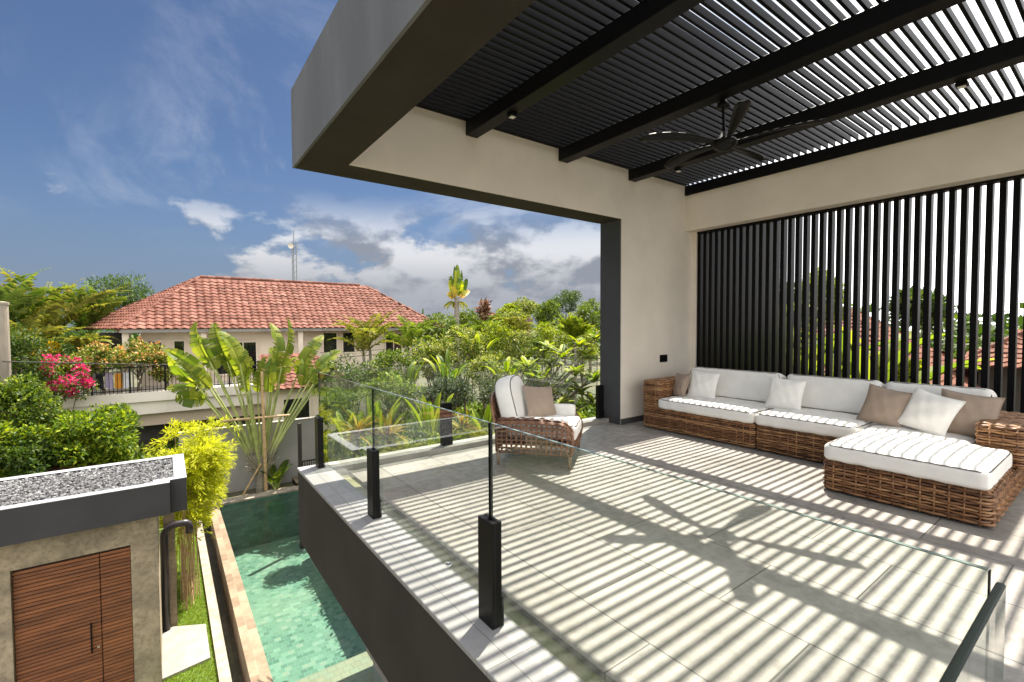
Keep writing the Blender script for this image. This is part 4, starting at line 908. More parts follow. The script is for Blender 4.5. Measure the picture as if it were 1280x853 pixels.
def limbs(mb, base, cs, r0, k=9, wig=0.12):
    base = np.array(base, float); cen = cs.mean(0); fork = base+(cen-base)*0.55; fork[:2] = base[:2]+(cen-base)[:2]*0.4
    u = np.linspace(0, 1, 7)[:, None]; P = base*(1-u)+fork*u+rng.normal(0, wig*0.2, (7, 3))*np.array([1, 1, 0]); P[0] = base; P[-1] = fork
    mb.tube(P, np.linspace(r0, r0*0.6, 7), 7)
    for c_ in cs[rng.permutation(len(cs))[:k]]:
        st = P[rng.integers(3, 7)]; m_ = (st+c_)/2+rng.normal(0, wig, 3); mb.tube([st, m_, c_], [r0*0.5, r0*0.32, r0*0.12], 5)
def plant(name, label, cat, base, c, r, m, n=3000, L=0.12, k=26, cr=None, asp=0.42, r0=0.05, flowers=None, group=None, droop=-0.1, clipped=False):
    """trunk with limbs and a crown of leaf clumps"""
    t = thing(name, label, cat, tuple(base), group); cs = clumps(c, r, k) if not clipped else np.array(c)+np.sign(q_ := rng.uniform(-1, 1, (k, 3)))*np.abs(q_)**0.6*np.array(r)*np.array([0.92, 0.92, 0.72]); cr = cr or float(np.mean(r))*0.42
    b = MB(); limbs(b, base, cs, r0); obj('trunk', b, M_bark, t)
    b = MB(); crown(b, cs, cr, n, L, asp, droop); obj('crown', b, m, t)
    if flowers:
        fm, fn, fl = flowers; b = MB(); crown(b, cs[rng.permutation(len(cs))[:max(3, int(k*0.6))]]+np.array([0, -cr*0.4, cr*0.35]), cr*0.8, fn, fl, 0.75); obj('flowers', b, fm, t, kind='stuff')
    return t
def at_plant(name, label, cat, px, py, rx, ry, Y, m, zb=-3.2, **kw):
    c = at(px, py, Y=Y); s_ = mpp(c); r = (rx*s_, rx*s_*kw.pop('deep', 0.8), ry*s_)
    return plant(name, label, cat, (c[0], Y, zb), c, r, m, **kw)
def frond(mb, o, az, el, L, droop, nl=34, ll=0.4, lw=0.02, vee=0.35, curl=0.5, sideways=0.0, rach=0.012):
    """feather leaf: arching midrib with two rows of narrow leaflets"""
    n = 18; u = np.linspace(0, 1, n); ang = el-droop*u**1.3; ds = L/(n-1)
    x = np.concatenate([[0], np.cumsum(np.cos(ang[:-1])*ds)]); z = np.concatenate([[0], np.cumsum(np.sin(ang[:-1])*ds)])
    h = np.array([math.cos(az), math.sin(az), 0]); sd = np.array([-h[1], h[0], 0]); P = np.array(o)+x[:, None]*h+z[:, None]*np.array([0, 0, 1.])+(sideways*u**2)[:, None]*sd
    mb.tube(P, np.linspace(rach, rach*0.25, n), 4, cap=False)
    uu = np.linspace(0.14, 0.985, nl); Q = np.stack([np.interp(uu, u, P[:, k]) for k in range(3)], 1); T = unit(np.stack([np.interp(uu, u, np.gradient(P[:, k])) for k in range(3)], 1))
    Nn = unit(np.cross(T, sd)); Nn *= np.sign(Nn[:, 2:3]+1e-6)
    for sg in (-1, 1):
        D1 = unit(sd*sg*0.85+T*0.6+Nn*vee+rng.normal(0, 0.08, (nl, 3))); l = ll*(np.sin(np.clip(uu*1.1+0.08, 0, 1)*math.pi)**0.6*0.85+0.15)*rng.uniform(0.85, 1.1, nl); l = l[:, None]
        w = unit(np.cross(D1, Nn))*lw; mid = Q+D1*l*0.55; tip = Q+D1*l-np.array([0, 0, 1.])*l*curl*rng.uniform(0.7, 1.2, (nl, 1))
        V = np.stack([Q, mid+w-np.array([0, 0, .02]), tip, mid-w-np.array([0, 0, .02])], 1).reshape(-1, 3); i = np.arange(nl)[:, None]*4
        mb.add(V, np.concatenate([i+np.array([[0, 1, 2]]), i+np.array([[0, 2, 3]])]).reshape(-1, 3))
def palm(label, top, zb, m, nf=12, L=1.7, ll=0.5, lw=0.02, r=0.09, el=(45, 88), droop=(1.5, 2.5), group=None, name='palm_tree', cat='palm tree', nl=34, stems=1):
    top = np.array(top, float); t = thing(name, label, cat, (top[0], top[1], zb), group); b = MB()
    for s_ in range(stems):
        off = np.array([rng.normal(0, 0.25), rng.normal(0, 0.25), 0]) if s_ else np.zeros(3); tp = top+off-np.array([0, 0, abs(rng.normal(0, 0.35))*(s_ > 0)])
        u = np.linspace(0, 1, 8); P = np.outer(1-u, [top[0]+off[0]*0.4, top[1]+off[1]*0.4, zb])+np.outer(u, tp); P[:, 0] += 0.06*np.sin(u*3)
        b.tube(P, np.linspace(r*1.25, r*0.8, 8), 9)
        for k in range(nf):
            f = MB(); frond(f, tp, k*2.399+rng.uniform(-0.2, 0.2), R(rng.uniform(*el)), L*rng.uniform(0.8, 1.1), rng.uniform(*droop), nl=nl, ll=ll, lw=lw); obj('frond', f, m, t)
    obj('trunk', b, M_palmtr, t); return t
def big_leaf(mb, o, D0, up0, L, Wd, droop=0.6, fold=0.25, tears=0.3, n=16, tip=0.75):
    """paddle leaf: strip on each side of a midrib, torn here and there"""
    o = np.array(o, float); D0 = unit(np.array(D0, float)); up0 = np.array(up0, float); sd = unit(np.cross(D0, up0)); up0 = np.cross(sd, D0)
    u = np.linspace(0, 1, n+1); a = -droop*u**1.5; ds = L/n; T = np.cos(a)[:, None]*D0+np.sin(a)[:, None]*up0; P = o+np.vstack([np.zeros(3), np.cumsum(T[:-1]*ds, 0)])
    N = -np.sin(a)[:, None]*D0+np.cos(a)[:, None]*up0; w = Wd/2*np.power(np.clip(np.sin(np.clip(u*0.97+0.03, 0, 1)**tip*math.pi), 0, 1), 0.55)
    mb.tube(P, np.linspace(0.02, 0.004, n+1)*min(1.4, L), 5, cap=False)
    for sg in (-1, 1):
        i = 0
        while i < n:
            j = i+1
            while j < n and rng.random() > tears: j += 1
            k = np.arange(i, j+1); tilt = rng.normal(0, 0.13)*(tears > 0.05); f = fold+tilt; wk = w[k].copy(); sl = rng.uniform(0.06, 0.2)*L/n*2
            E1 = P[k]+sg*sd*(wk*0.5)[:, None]*math.cos(f)+N[k]*(wk*0.5)[:, None]*math.sin(f)
            E2 = P[k]+sg*sd*wk[:, None]*math.cos(f-0.25)+N[k]*(wk*(math.sin(f)-0.12))[:, None]+T[k]*(sl*0.5)
            if tears > 0.05: E2[-1] -= T[j]*ds*0.30; E2[0] += T[i]*ds*0.22; E1[-1] -= T[j]*ds*0.08
            V = np.stack([P[k], E1, E2], 1)
            mb.grid(V if sg > 0 else V[::-1]); i = j
def leafy_plant(name, label, cat, base, m, n, L, Wd, stalk, spread=0.5, tears=0.1, group=None, droop=0.7, stem_m=None, face=None):
    """a clump of paddle leaves on stalks; every leaf a part"""
    base = np.array(base, float); t = thing(name, label, cat, tuple(base), group)
    st = MB()
    for k in range(n):
        az = k*2.399+rng.uniform(-0.3, 0.3); tl = spread*rng.uniform(0.25, 1.0); d = unit(np.array([math.cos(az)*tl, math.sin(az)*tl, 1.0])); s_ = stalk*rng.uniform(0.6, 1.1)
        o = base+np.array([math.cos(az), math.sin(az), 0])*0.05; mid = o+d*s_*0.5; e = o+d*s_+np.array([math.cos(az), math.sin(az), 0])*tl*s_*0.15
        st.tube([o, mid, e], [0.025, 0.018, 0.012], 5); f = MB(); dd_ = unit(e-mid); big_leaf(f, e, dd_, np.array([-math.cos(az), -math.sin(az), 0.6]), L*rng.uniform(0.75, 1.1), Wd*rng.uniform(0.8, 1.1), droop*rng.uniform(0.6, 1.3), 0.35, tears)
        obj('leaf', f, m, t)
    obj('stem', st, stem_m or M_stem, t); return t

# fan palm (traveller's palm) with its bamboo prop
fp = thing('fan_palm', "big flat fan of paddle leaves of a traveller's palm by the grey boundary wall", 'palm tree', (1.96, 14.05, -2.93))
B0 = np.array([1.98, 14.02, -2.35]); 
obj('trunk', MB().tube([(1.96, 14.05, -2.93), (1.97, 14.05, -2.5), (1.98, 14.03, -2.1)], [0.12, 0.11, 0.10], 10), M_palmtr, fp)
RAG = (12, 21, 23, 24)
TIPS = [((222, 448), (262, 486), 0), ((212, 432), (252, 470), 0), ((232, 405), (262, 452), 0), ((262, 404), (284, 452), 1), ((285, 408), (300, 455), 1), ((300, 425), (310, 470), 1), ((322, 445), (322, 490), 1),
        ((338, 448), (335, 490), 0), ((352, 398), (345, 458), 0), ((372, 400), (352, 458), 0), ((400, 412), (372, 468), 1), ((425, 430), (388, 474), 0), ((405, 462), (385, 488), 0), ((210, 475), (258, 500), 0), ((300, 450), (310, 490), 1), ((345, 430), (340, 480), 1), ((245, 415), (270, 462), 0), ((390, 440), (378, 482), 0), ((415, 445), (392, 480), 0), ((275, 430), (295, 470), 0), ((362, 440), (350, 480), 0), ((415, 470), (388, 490), 0), ((203, 452), (246, 482), 0), ((432, 452), (396, 478), 0), ((422, 485), (390, 492), 0), ((236, 440), (262, 478), 0), ((218, 498), (256, 500), 0)]
for k, (tp, bs, fl) in enumerate(TIPS):
    yo = 14.0+rng.uniform(-0.35, 0.35); E = at(*bs, Y=yo); Tp = at(*tp, Y=yo+rng.uniform(-0.3, 0.3)); lv = MB(); Ln = np.linalg.norm(Tp-E)
    D0 = unit(Tp-E); fr = unit(np.array([rng.normal(0, 0.35), -1, 0.35])); fr = fr if rng.random() > 0.35 else unit(np.array([rng.choice([-1, 1])*1.2, -0.7, 0.3]))
    big_leaf(lv, E, D0, fr, Ln*1.02, 0.44 if k not in RAG else 0.30, rng.uniform(0.4, 1.1), rng.uniform(0.15, 0.7), (0.4 if k % 3 else 0.65) if k not in RAG else 0.85, 26, 0.72)
    lo = obj('leaf', lv, L_banana if k not in RAG else L_vari, fp)
    m1 = B0+(E-B0)*0.5+np.array([0, 0, 0.05]); st = MB().tube([B0+np.array([(E[0]-B0[0])*0.06, rng.uniform(-0.05, 0.05), 0.0]), m1, E], [0.045, 0.03, 0.018], 6)
    obj('petiole', st, M_petiole, lo)
b = MB()
for k in range(60):
    a = rng.uniform(-1, 1); E = B0+np.array([a*0.45, rng.uniform(-0.15, 0.1), rng.uniform(0.1, 0.8)]); b.tube([B0+np.array([a*0.08, 0, -0.1]), (B0+E)/2+np.array([a*0.05, -0.04, 0]), E], [0.03, 0.02, 0.006], 4)
obj('leaf_sheaths', b, M_palmtr, fp)
t = thing('bamboo_prop', 'bamboo pole with lashed crossbar propping the fan palm', 'bamboo prop', (2.06, 13.86, -2.93))
cb0, cb1 = at(272, 527, Y=13.86), at(362, 519, Y=13.86)
obj('upright', MB().tube([(2.06, 13.86, -2.93), (2.04, 13.86, -1.2), (2.02, 13.87, 0.30)], [0.045, 0.042, 0.035], 9), M_bamb, t)
obj('crossbar', MB().tube([cb0, cb1], [0.035, 0.03], 8), M_bamb, t)
obj('strut', MB().tube([(1.5, 13.86, -2.92), (2.0, 13.95, -2.1)], 0.025, 7), M_bamb, t)
leafy_plant('banana_plant', 'young green broad-leaved plant at the foot of the fan palm', 'plant', (2.32, 13.98, -2.93), L_mid, 7, 0.55, 0.22, 0.3, 0.6, 0.05)

# golden bamboo behind the gatehouse corner
gb = thing('golden_bamboo', 'bushy lime yellow bamboo beside the gatehouse roof', 'bamboo', (0.22, 9.75, -3.2))
b = MB(); tops = []
for k in range(26):
    px, py = (rng.uniform(204, 258), rng.uniform(552, 645)) if k < 18 else (rng.uniform(190, 275), rng.uniform(530, 600)); T_ = at(px, py, Y=rng.uniform(9.4, 11.4)); b0 = np.array([0.22+rng.normal(0, 0.07), 9.75+rng.normal(0, 0.12), -3.2])
    m1 = b0*0.45+T_*0.55+np.array([(b0-T_)[0]*0.3, 0, 0.35]); b.tube([b0, (b0+m1)/2+np.array([0, 0, 0.1]), m1, T_], [0.007, 0.006, 0.005, 0.003], 5); tops += [T_, (T_+m1)/2, m1*0.4+T_*0.6]
for k in range(10): x_, y_ = 0.16+rng.normal(0, 0.035), 9.35+rng.normal(0, 0.05); b.tube([(x_, y_, -3.2), (x_+rng.normal(0, 0.02), y_, -2.3), (x_+rng.normal(0, 0.03), y_, -1.5)], 0.006, 4)
obj('culms', b, M_bamb, gb)
b = MB()
for c_ in tops:
    for q in range(11):
        dd_ = unit(np.array([rng.normal(0.1, 0.7), rng.normal(0, 0.6), rng.normal(0.25, 0.45)])); n = 40; u = rng.uniform(0, 1, (n, 1)); P = c_+dd_*u*0.42-np.array([0, 0, 0.22])*u**2+rng.normal(0, 0.015, (n, 3))
        leaves(b, P, dd_+rng.normal(0, 0.5, (n, 3))-np.array([0, 0, 0.35]), 0.10, 0.17, 0.2)
obj('foliage', b, L_lime, gb)

# hedge, climbers and flowers on the left
at_plant('hedge', 'dense flat clipped green hedge behind the gatehouse roof', 'hedge', 66, 552, 76, 36, 11.9, L_hedge, n=30000, L=0.08, k=190, cr=0.21, clipped=True, asp=0.6)
at_plant('shrub', 'leafy hedge shrub at the left edge below the concrete pole', 'shrub', 14, 520, 46, 50, 12.3, L_mid, n=9000, L=0.075, k=60, cr=0.24, asp=0.55)
at_plant('shrub', 'dark shaded shrub at the left edge above the pebble roof', 'shrub', 18, 580, 46, 30, 11.2, L_dark, n=6000, L=0.07, k=40, cr=0.22, asp=0.55)
at_plant('bougainvillea', 'pink bougainvillea spilling over the balcony corner', 'bougainvillea', 76, 473, 38, 30, 19.6, L_mid, n=3000, L=0.10, k=40, cr=0.26, flowers=(L_pink, 2100, 0.085))
at_plant('bougainvillea', 'orange bougainvillea behind the balcony railing, left of the house wall', 'bougainvillea', 128, 446, 30, 15, 20.5, L_vari, zb=-0.7, n=2600, L=0.10, k=24, cr=0.26, flowers=(L_oran, 420, 0.085), group='orange bougainvilleas on the balcony')
at_plant('bougainvillea', 'orange bougainvillea on the balcony under the roof corner', 'bougainvillea', 172, 444, 28, 17, 20.6, L_vari, zb=-0.7, n=2600, L=0.10, k=24, cr=0.26, flowers=(L_oran, 420, 0.085), group='orange bougainvilleas on the balcony')
at_plant('bougainvillea', 'orange bougainvillea on the balcony partly behind the fan palm leaves', 'bougainvillea', 208, 458, 22, 18, 20.5, L_vari, zb=-0.7, n=2000, L=0.10, k=20, cr=0.24, flowers=(L_oran, 300, 0.085), group='orange bougainvilleas on the balcony')
at_plant('flowering_shrub', 'shrub with yellow flowers left of the pink bougainvillea', 'shrub', 46, 442, 20, 30, 21.5, L_mid, n=3000, L=0.10, k=26, cr=0.3, flowers=(L_yel, 1500, 0.08))
at_plant('shrub', 'tall dark shrub behind the concrete pole', 'shrub', 25, 455, 26, 44, 19.0, L_dark, n=4500, L=0.10, k=36, cr=0.34)
palm('small yellowish palm behind the balcony flowers', at(106, 440, Y=21.2), -0.7, L_olive, 8, 1.1, 0.34, 0.03, 0.05, name='potted_palm')
PG_ = 'palms at the left behind the garden'
palm('tall feathery palm at the far left edge of the picture', at(-6, 436, Y=21), -3.2, L_palm, 9, 3.2, 0.7, 0.018, 0.09, group=PG_, el=(60, 86), droop=(0.9, 1.5), nl=34)
palm('feathery palm with arching fronds second from the left edge', at(56, 436, Y=23), -3.2, L_olive, 9, 3.5, 0.7, 0.019, 0.10, group=PG_, el=(60, 86), droop=(0.9, 1.5), nl=34)
palm('feathery palm with drooping fronds left of the orange roof', at(112, 424, Y=24.5), -3.2, L_palm, 9, 3.2, 0.65, 0.019, 0.09, group=PG_, el=(58, 86), droop=(1.0, 1.6), nl=34)
palm('low full palm in front of the tall left palms', at(30, 446, Y=20.5), -3.2, L_olive, 9, 2.0, 0.45, 0.022, 0.09, group=PG_, el=(50, 85), droop=(0.9, 1.8), nl=26)
at_plant('tree', 'dark feathery tree rising behind the left palms', 'tree', 150, 372, 36, 25, 36, L_dark, n=5000, L=0.22, k=34, cr=0.75, r0=0.14, asp=0.25)
at_plant('tree', 'dark tree at far left behind the feathery palms', 'tree', 60, 436, 80, 20, 33, L_dark, n=7000, L=0.24, k=46, cr=1.1, r0=0.16)

# palms and shrubs between the house and the far glass
AG = 'areca palms in front of the house wall'
palm('areca palm with arching fronds right beside the house windows', at(462, 434, Y=17.2), -3.2, L_olive, 9, 2.0, 0.38, 0.018, 0.06, group=AG, el=(52, 88), droop=(1.3, 2.3), stems=2, nl=24)
palm('areca palm below the right end of the orange roof', at(516, 436, Y=17.6), -3.2, L_palm, 9, 2.0, 0.38, 0.018, 0.06, group=AG, el=(52, 88), droop=(1.3, 2.3), stems=2, nl=24)
SH = 'mixed shrubs beyond the far glass'
for lab, px, py, rx, ry, Y, m, L, n in (
    ('dark green shrub below the house windows', 432, 474, 40, 26, 14.0, L_dark, 0.10, 4500), ('green bushy shrub under the areca palms', 492, 462, 36, 30, 13.6, L_mid, 0.10, 4500),
    ('cream speckled shrub below the areca palm near the roof end', 540, 446, 32, 34, 14.2, L_vari, 0.10, 4800), ('tall cream speckled shrub under the tufted palm', 580, 440, 34, 40, 14.8, L_vari, 0.10, 5200),
    ('green shrub right below the end of the orange roof', 548, 412, 26, 22, 18.5, L_mid, 0.12, 3200), ('yellow green shrub beneath the rusty leaved plant', 622, 428, 34, 32, 15.0, L_bright, 0.10, 4600),
    ('cream speckled shrub just above the armchair', 615, 465, 38, 26, 12.6, L_vari, 0.09, 4800), ('pale leaved shrub left of the wooden post', 650, 440, 26, 30, 14.0, L_vari, 0.10, 4000),
    ('bright yellow green shrub right of the wooden post', 690, 424, 32, 22, 13.5, L_bright, 0.10, 4600), ('dense green shrub beside the wooden post', 672, 440, 20, 20, 12.6, L_mid, 0.08, 3200),
    ('lime green shrub beside the dark pillar', 728, 432, 28, 30, 12.4, L_bright, 0.09, 4200), ('grey green hedge shrub left behind the far glass', 560, 492, 42, 18, 10.4, L_bluegr, 0.07, 5000),
    ('grey green hedge shrub behind the armchair back', 630, 490, 44, 20, 10.2, L_bluegr, 0.07, 5200), ('grey green hedge shrub beside the frangipani', 690, 488, 36, 22, 10.0, L_bluegr, 0.07, 4600),
    ('dark green shrub beyond the grey wall corner', 424, 508, 26, 26, 12.2, L_dark, 0.08, 3600), ('green shrub over the left end of the far hedge', 490, 488, 36, 20, 11.6, L_mid, 0.08, 3800),
    ('speckled shrub at the horizon under the wispy trees', 590, 404, 34, 14, 24.0, L_mid, 0.15, 3600), ('hazy green shrub at the horizon left of the wooden post', 640, 404, 30, 16, 24.0, L_vari, 0.15, 3600)):
    at_plant('shrub', lab, 'shrub', px, py, rx, ry, Y, m, zb=-1.3 if Y < 12.5 else -3.2, n=n, L=L, k=44, group=SH, cr=float(rx*Y*1.05/585*0.30))
TL = 'broad leaved plants among the shrubs beyond the far glass'
for lab, px, py, Y, n, L, Wd, m in (('broad leaved plant rising between the speckled shrubs above the far post', 560, 458, 12.0, 8, 0.75, 0.2, L_bright), ('broad leaved plant above the back of the armchair', 632, 452, 11.6, 8, 0.7, 0.2, L_bright),
    ('broad leaved plant left of the frangipani crown', 668, 456, 10.8, 8, 0.7, 0.2, L_banana), ('broad leaved plant below the right areca palm', 508, 470, 12.4, 8, 0.7, 0.2, L_bright), ('broad leaved plant below the end of the orange roof', 596, 428, 14.5, 8, 0.85, 0.24, L_banana)):
    c = at(px, py, Y=Y); leafy_plant('tropical_plant', lab, 'plant', (c[0], Y, c[2]-0.9), m, n, L, Wd, 0.8, 0.6, 0.1, group=TL, droop=0.9)
YP = 'yellow green palms among the shrubs'
palm('yellow green palm right of the tufted palm among the shrubs', at(604, 420, Y=16.5), -3.2, L_palm, 13, 1.7, 0.36, 0.010, 0.06, group=YP, nl=36)
palm('yellow green palm left of the wooden post among the shrubs', at(640, 424, Y=15.5), -3.2, L_olive, 13, 1.6, 0.36, 0.010, 0.06, group=YP, nl=36)
# tufted tall palm
tp = at(570, 398, Y=23); t = thing('tufted_palm', 'slim tall palm with upright tuft of leaves against the clouds', 'palm tree', (tp[0], 23, -3.2))
obj('trunk', MB().tube([(tp[0], 23, -3.2), (tp[0]+0.03, 23, 0), at(571, 372, Y=23)], [0.17, 0.15, 0.14], 9), M_palmtr, t)
for k, (px, py) in enumerate(((566, 336), (572, 333), (578, 340), (563, 346), (583, 350), (570, 345), (577, 352), (566, 358), (586, 362), (560, 366))):
    e = at(570+(px-570)*0.35, 374-(366-py)*0.25, Y=23+rng.uniform(-0.2, 0.2)); T_ = at(px, py, Y=23+rng.uniform(-0.4, 0.4)); f = MB(); big_leaf(f, e, T_-e, np.array([rng.normal(0, .6), -1, .2]), np.linalg.norm(T_-e)*1.1, 0.42, rng.uniform(-0.3, 0.4), 0.5, 0.3, 12); obj('leaf', f, L_bright if k < 7 else L_croton, t)
for k in range(6):
    f = MB(); frond(f, at(570, 378, Y=23), rng.uniform(0, 6.28), R(10), 0.9, 1.8, nl=20, ll=0.3, lw=0.02); obj('dead_frond', f, L_olive, t)
at_plant('shrub', 'rusty red leaved plant standing above the shrubs', 'plant', 606, 388, 7, 12, 23, L_red, n=260, L=0.34, k=8, cr=0.28)
TG = 'trees at the horizon right of the tufted palm'
for lab, px, py, rx, ry, Y, m in (('pale thin tree on the horizon left of the dark trees', 655, 386, 22, 11, 40, L_vari), ('light green tree on the horizon beyond the rusty plant', 636, 392, 14, 12, 34, L_bright),
    ('spreading green tree highest on the horizon', 706, 376, 26, 13, 44, L_dark), ('dark rounded tree on the horizon beside the pillar', 738, 396, 28, 24, 30, L_mid), ('rounded green tree on the horizon right of the post', 688, 394, 24, 18, 32, L_mid)):
    at_plant('tree', lab, 'tree', px, py, rx, ry, Y, m, n=6000, L=0.2, k=40, group=TG, r0=0.15, cr=float(rx*Y*1.05/585*0.32))
palm('spiky yellow green palm by the dark pillar', at(718, 424, Y=11.4), -1.3, L_bright, 14, 1.0, 0.36, 0.014, 0.05, el=(40, 88), droop=(0.3, 0.9), name='spiky_palm')
# frangipani
fb = np.array([4.75, 5.95, -0.55]); t = thing('frangipani', 'frangipani with long leaves on bare forked branches beside the dark pillar', 'tree', (4.75, 7.3, -1.3)); b = MB(); fl = MB(); fb = np.array([4.75, 7.3, -1.3])
tips = [at(px, py, Y=y_) for px, py, y_ in ((668, 470, 7.2), (690, 452, 7.5), (702, 440, 7.0), (718, 462, 7.1), (735, 442, 7.3), (742, 470, 6.9), (684, 486, 7.0), (726, 486, 7.0), (708, 480, 7.5), (745, 420, 7.4), (660, 455, 7.5), (698, 505, 6.9), (742, 500, 6.8), (725, 425, 7.5), (684, 432, 7.6), (712, 512, 7.2))]
for T_ in tips:
    k1 = fb*0.55+T_*0.45; k1[0] = fb[0]*0.6+T_[0]*0.4; b.tube([fb+rng.normal(0, 0.05, 3)*[1, 1, 0], k1+rng.normal(0, 0.05, 3), T_], [0.035, 0.022, 0.014], 7)
    for k in range(20):
        az = k*2.399; f_ = unit(np.array([math.cos(az), math.sin(az), rng.uniform(-0.05, 0.9)])); big_leaf(fl, T_+f_*0.02-np.array([0, 0, rng.uniform(0, 0.16)]), f_, (0, 0, 1), rng.uniform(0.24, 0.42), rng.uniform(0.085, 0.12), rng.uniform(0.2, 0.8), 0.25, 0.0, 5, 0.9)
obj('branches', b, M_bark, t); obj('leaves', fl, L_bright, t)
# foreground planting beyond the far glass
HG = 'broad leaved heliconias beyond the far glass'
for lab, px, py, Y, n, L in (('bright green heliconia behind the middle of the far glass left panel', 470, 528, 8.4, 9, 0.75), ('bright green heliconia seen above the far glass post', 538, 520, 8.2, 10, 0.7), ('light green heliconia at the left end of the far glass', 436, 530, 8.6, 7, 0.6), ('bright heliconia behind the back of the armchair', 606, 532, 7.9, 7, 0.5), ('bright heliconia between armchair and frangipani', 655, 530, 7.7, 8, 0.5)):
    c = at(px, py, Y=Y); leafy_plant('heliconia', lab, 'plant', (c[0], Y, min(c[2]-0.25, -0.9)), L_bright, n, L, 0.17, 0.45, 0.42, 0.03, group=HG, droop=0.5)
for lab, px, py, Y in (('yellow orange croton at the left behind the far glass', 446, 532, 6.7), ('yellow orange croton below the heliconias', 484, 534, 6.6), ('yellow croton right of the far glass post', 578, 528, 6.6)):
    c = at(px, py, Y=Y); t = thing('croton', lab, 'plant', (c[0], Y, -1.0), 'yellow crotons beyond the far glass'); f = MB(); b = MB()
    for k in range(46): d = unit(rng.normal(0, 1, 3)*[1, 1, 0.5]+np.array([0, 0, 0.7])); o = c+np.array([0, 0, -0.15])+d*0.06; big_leaf(f, o, d, (0, 0, 1) if abs(d[2]) < 0.9 else (1, 0, 0), rng.uniform(0.25, 0.45), 0.035, rng.uniform(0.5, 1.3), 0.2, 0.0, 6)
    b.tube([(c[0], Y, -1.0), c], [0.03, 0.02], 6); obj('stem', b, M_bark, t); obj('leaves', f, L_croton, t)
FG = 'feathery ferns in the planter beyond the far glass'
for lab, px, py, Y in (('feathery fern left of the armchair back', 596, 538, 6.3), ('feathery fern below the far glass post', 560, 545, 6.3), ('feathery fern beneath the frangipani', 690, 528, 6.3), ('feathery fern by the foot of the dark pillar', 735, 522, 6.3), ('feathery fern at the left end of the planter', 505, 552, 6.3)):
    c = at(px, py, Y=Y); t = thing('fern', lab, 'fern', (c[0], Y, -1.0), FG); f = MB()
    for k in range(16): frond(f, c-np.array([0, 0, 0.3]), k*2.399, R(rng.uniform(45, 80)), rng.uniform(0.45, 0.75), rng.uniform(1.0, 2.0), nl=24, ll=0.14, lw=0.008, rach=0.005)
    b = MB(); b.tube([(c[0], Y, -1.0), c-np.array([0, 0, 0.28])], [0.05, 0.04], 6); obj('rootstock', b, M_bark, t); obj('fronds', f, L_olive if 'left' in lab else L_bright, t)
b = MB(); n = 26000; P = np.column_stack([rng.uniform(3.5, 12, n), rng.uniform(7.2, 12.4, n), rng.uniform(-1.3, -1.12, n)]); leaves(b, P, rng.normal(0, 1, (n, 3))+np.array([0, 0, 1.0]), 0.11, 0.4)
P = np.column_stack([rng.uniform(1.9, 8, 9000), rng.uniform(5.4, 6.9, 9000), -1.0+rng.uniform(0, 0.75, 9000)**1.0]); leaves(b, P, rng.normal(0, 1, (9000, 3))+np.array([0, 0, 1.2]), 0.10, 0.35)
obj('ground_cover', b, L_mid, kind='stuff', label='low leafy ground cover in the garden beyond the far glass', cat='ground cover')
b = MB(); n = 40000; P = np.column_stack([rng.uniform(-8, 14, n), rng.uniform(13.6, 32, n), rng.uniform(-3.2, -2.6, n)]); P = P[~((P[:, 0] > 0) & (P[:, 0] < 3.7) & (P[:, 1] < 15))]; leaves(b, P, rng.normal(0, 1, (len(P), 3))+np.array([0, 0, 1.0]), 0.3, 0.4)
obj('undergrowth', b, L_mid, kind='stuff', label='dense undergrowth covering the gardens between the houses', cat='undergrowth')
# beyond the slat screen
BG = 'banana plants beyond the slat screen'
for lab, px, py, X, n, L in (('banana plant behind the middle of the slat screen', 1010, 452, 10.2, 8, 1.5), ('banana plant with broad drooping leaves right of the middle of the slat screen', 1085, 470, 10.0, 9, 1.6), ('banana plant behind the left part of the slat screen', 960, 430, 10.4, 8, 1.3)):
    c = at(px, py, X=X); t = leafy_plant('banana_plant', lab, 'banana plant', (c[0], c[1], c[2]-0.9), L_banana, n, L, 0.42, 0.8, 0.8, 0.1, group=BG, droop=1.1)
    obj('trunk', MB().tube([(c[0], c[1], -3.2), (c[0], c[1], c[2]-0.85)], [0.14, 0.1], 10), M_stem, t)
for lab, px, py, rx, ry, X, m in (('dark leafy tree close behind the far end of the slat screen', 900, 400, 40, 80, 10.5, L_dark), ('tall green tree behind the slat screen left of the banana leaves', 985, 410, 34, 62, 12.5, L_mid), ('slim leafy tree behind the left part of the slat screen', 925, 420, 26, 66, 12.0, L_mid), ('sparse tree behind the slat screen between the banana plants', 1030, 375, 30, 36, 15.0, L_bright), ('tree above the tiled roofs beyond the slat screen', 1150, 385, 34, 22, 24.0, L_dark), ('low bush below the banana leaves beyond the slat screen', 1110, 470, 40, 14, 11.0, L_bright)):
    c = at(px, py, X=X); s_ = mpp(c); plant('tree' if 'tree' in lab else 'shrub', lab, 'tree' if 'tree' in lab else 'shrub', (X, c[1], -3.2), c, (rx*s_*0.8, rx*s_*0.8, ry*s_), m, n=4500, L=0.13 if X < 20 else 0.22, k=36, group='greenery beyond the slat screen', cr=float(rx*s_*0.4))
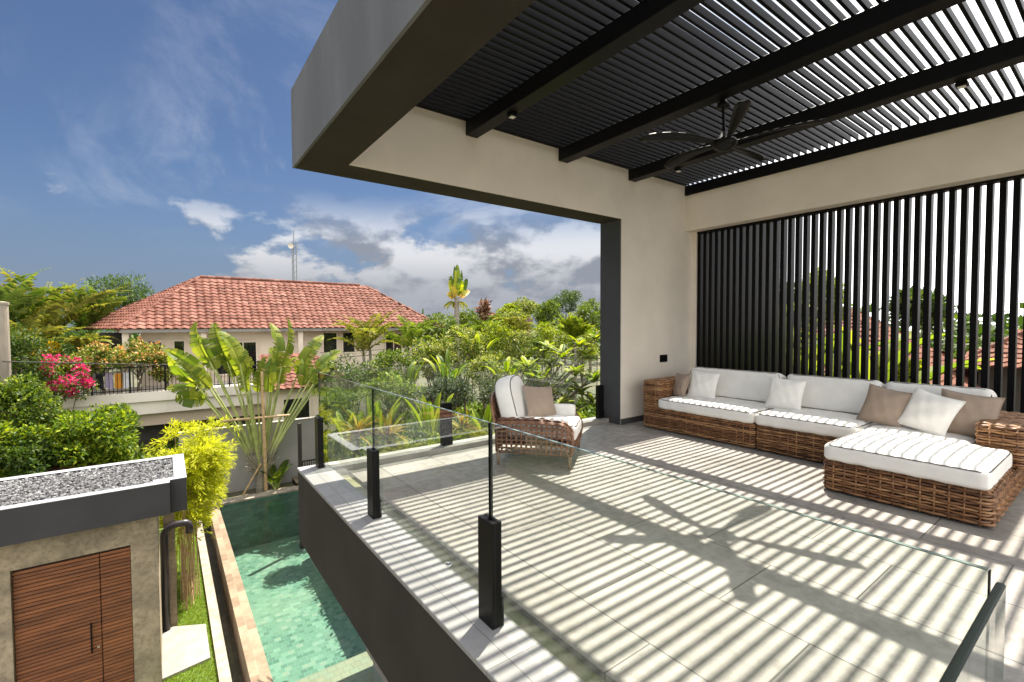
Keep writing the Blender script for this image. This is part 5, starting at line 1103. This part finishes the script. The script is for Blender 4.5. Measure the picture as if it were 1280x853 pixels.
# far woods all round
b = MB(); n = 0
for k in range(420):
    a = rng.uniform(R(-75), R(85)) ; d = rng.uniform(55, 90); c = np.array([d*math.sin(R(20)+a), d*math.cos(R(20)+a), 0]); hgt = rng.uniform(2.2, 4.3); q = rng.uniform(1.6, 3.0)
    m_ = 60; dd_ = unit(rng.normal(0, 1, (m_, 3))); P = np.array([c[0], c[1], -3.2+hgt*0.9])+dd_*np.array([q, q, hgt*0.62]); leaves(b, P, dd_+rng.normal(0, .5, (m_, 3)), 0.85, 0.6)
obj('far_woods', b, L_dark, kind='stuff', label='belt of distant woods along the horizon', cat='woods')
# laundry on the balcony
t = thing('drying_rack', 'white drying rack behind the balcony railing', 'drying rack', (-1.2, 20.35, -0.7))
m_ = MB(); x0, x1 = at(118, 470, Y=20.35)[0], at(166, 470, Y=20.35)[0]; zt = at(140, 467, Y=20.35)[2]
m_.tube([(x0, 20.35, zt), (x1, 20.35, zt)], 0.012, 5)
for x in (x0, x1): m_.tube([(x, 20.2, -0.699), (x, 20.35, zt), (x, 20.5, -0.699)], 0.012, 5)
obj('frame', m_, M_rim, t)
for i, (nm, col, lab) in enumerate((('black', (0.02, 0.02, 0.025), 'black garment hanging on the balcony drying rack'), ('lilac', (0.42, 0.36, 0.5), 'pale lilac garment hanging on the balcony drying rack'), ('orange', (0.65, 0.28, 0.03), 'orange garment hanging on the balcony drying rack'), ('white', (0.7, 0.7, 0.72), 'white garment hanging on the balcony drying rack'))):
    xa = x0+(x1-x0)*(0.04+0.24*i); wd = (x1-x0)*0.2; u, v = np.meshgrid(np.linspace(0, 1, 9), np.linspace(0, 1, 7), indexing='ij')
    V = np.stack([xa+wd*(u*(0.85+0.25*v)-0.1*v), 20.33+0.02*np.sin(u*9+i)*(v+0.2), zt-0.50*v*(1-0.06*np.sin(u*5+i))], -1); V2 = V+np.array([0, 0.035, 0])
    mb = MB(); mb.grid(V); mb.grid(V2[::-1]); mb.grid(np.stack([V[:, 0], V2[:, 0]], 1)); obj('garment', mb, mat('cloth_'+nm, col, 0.9, 0.1, 4), label=lab, cat='garment', group='laundry on the balcony', smooth=True)
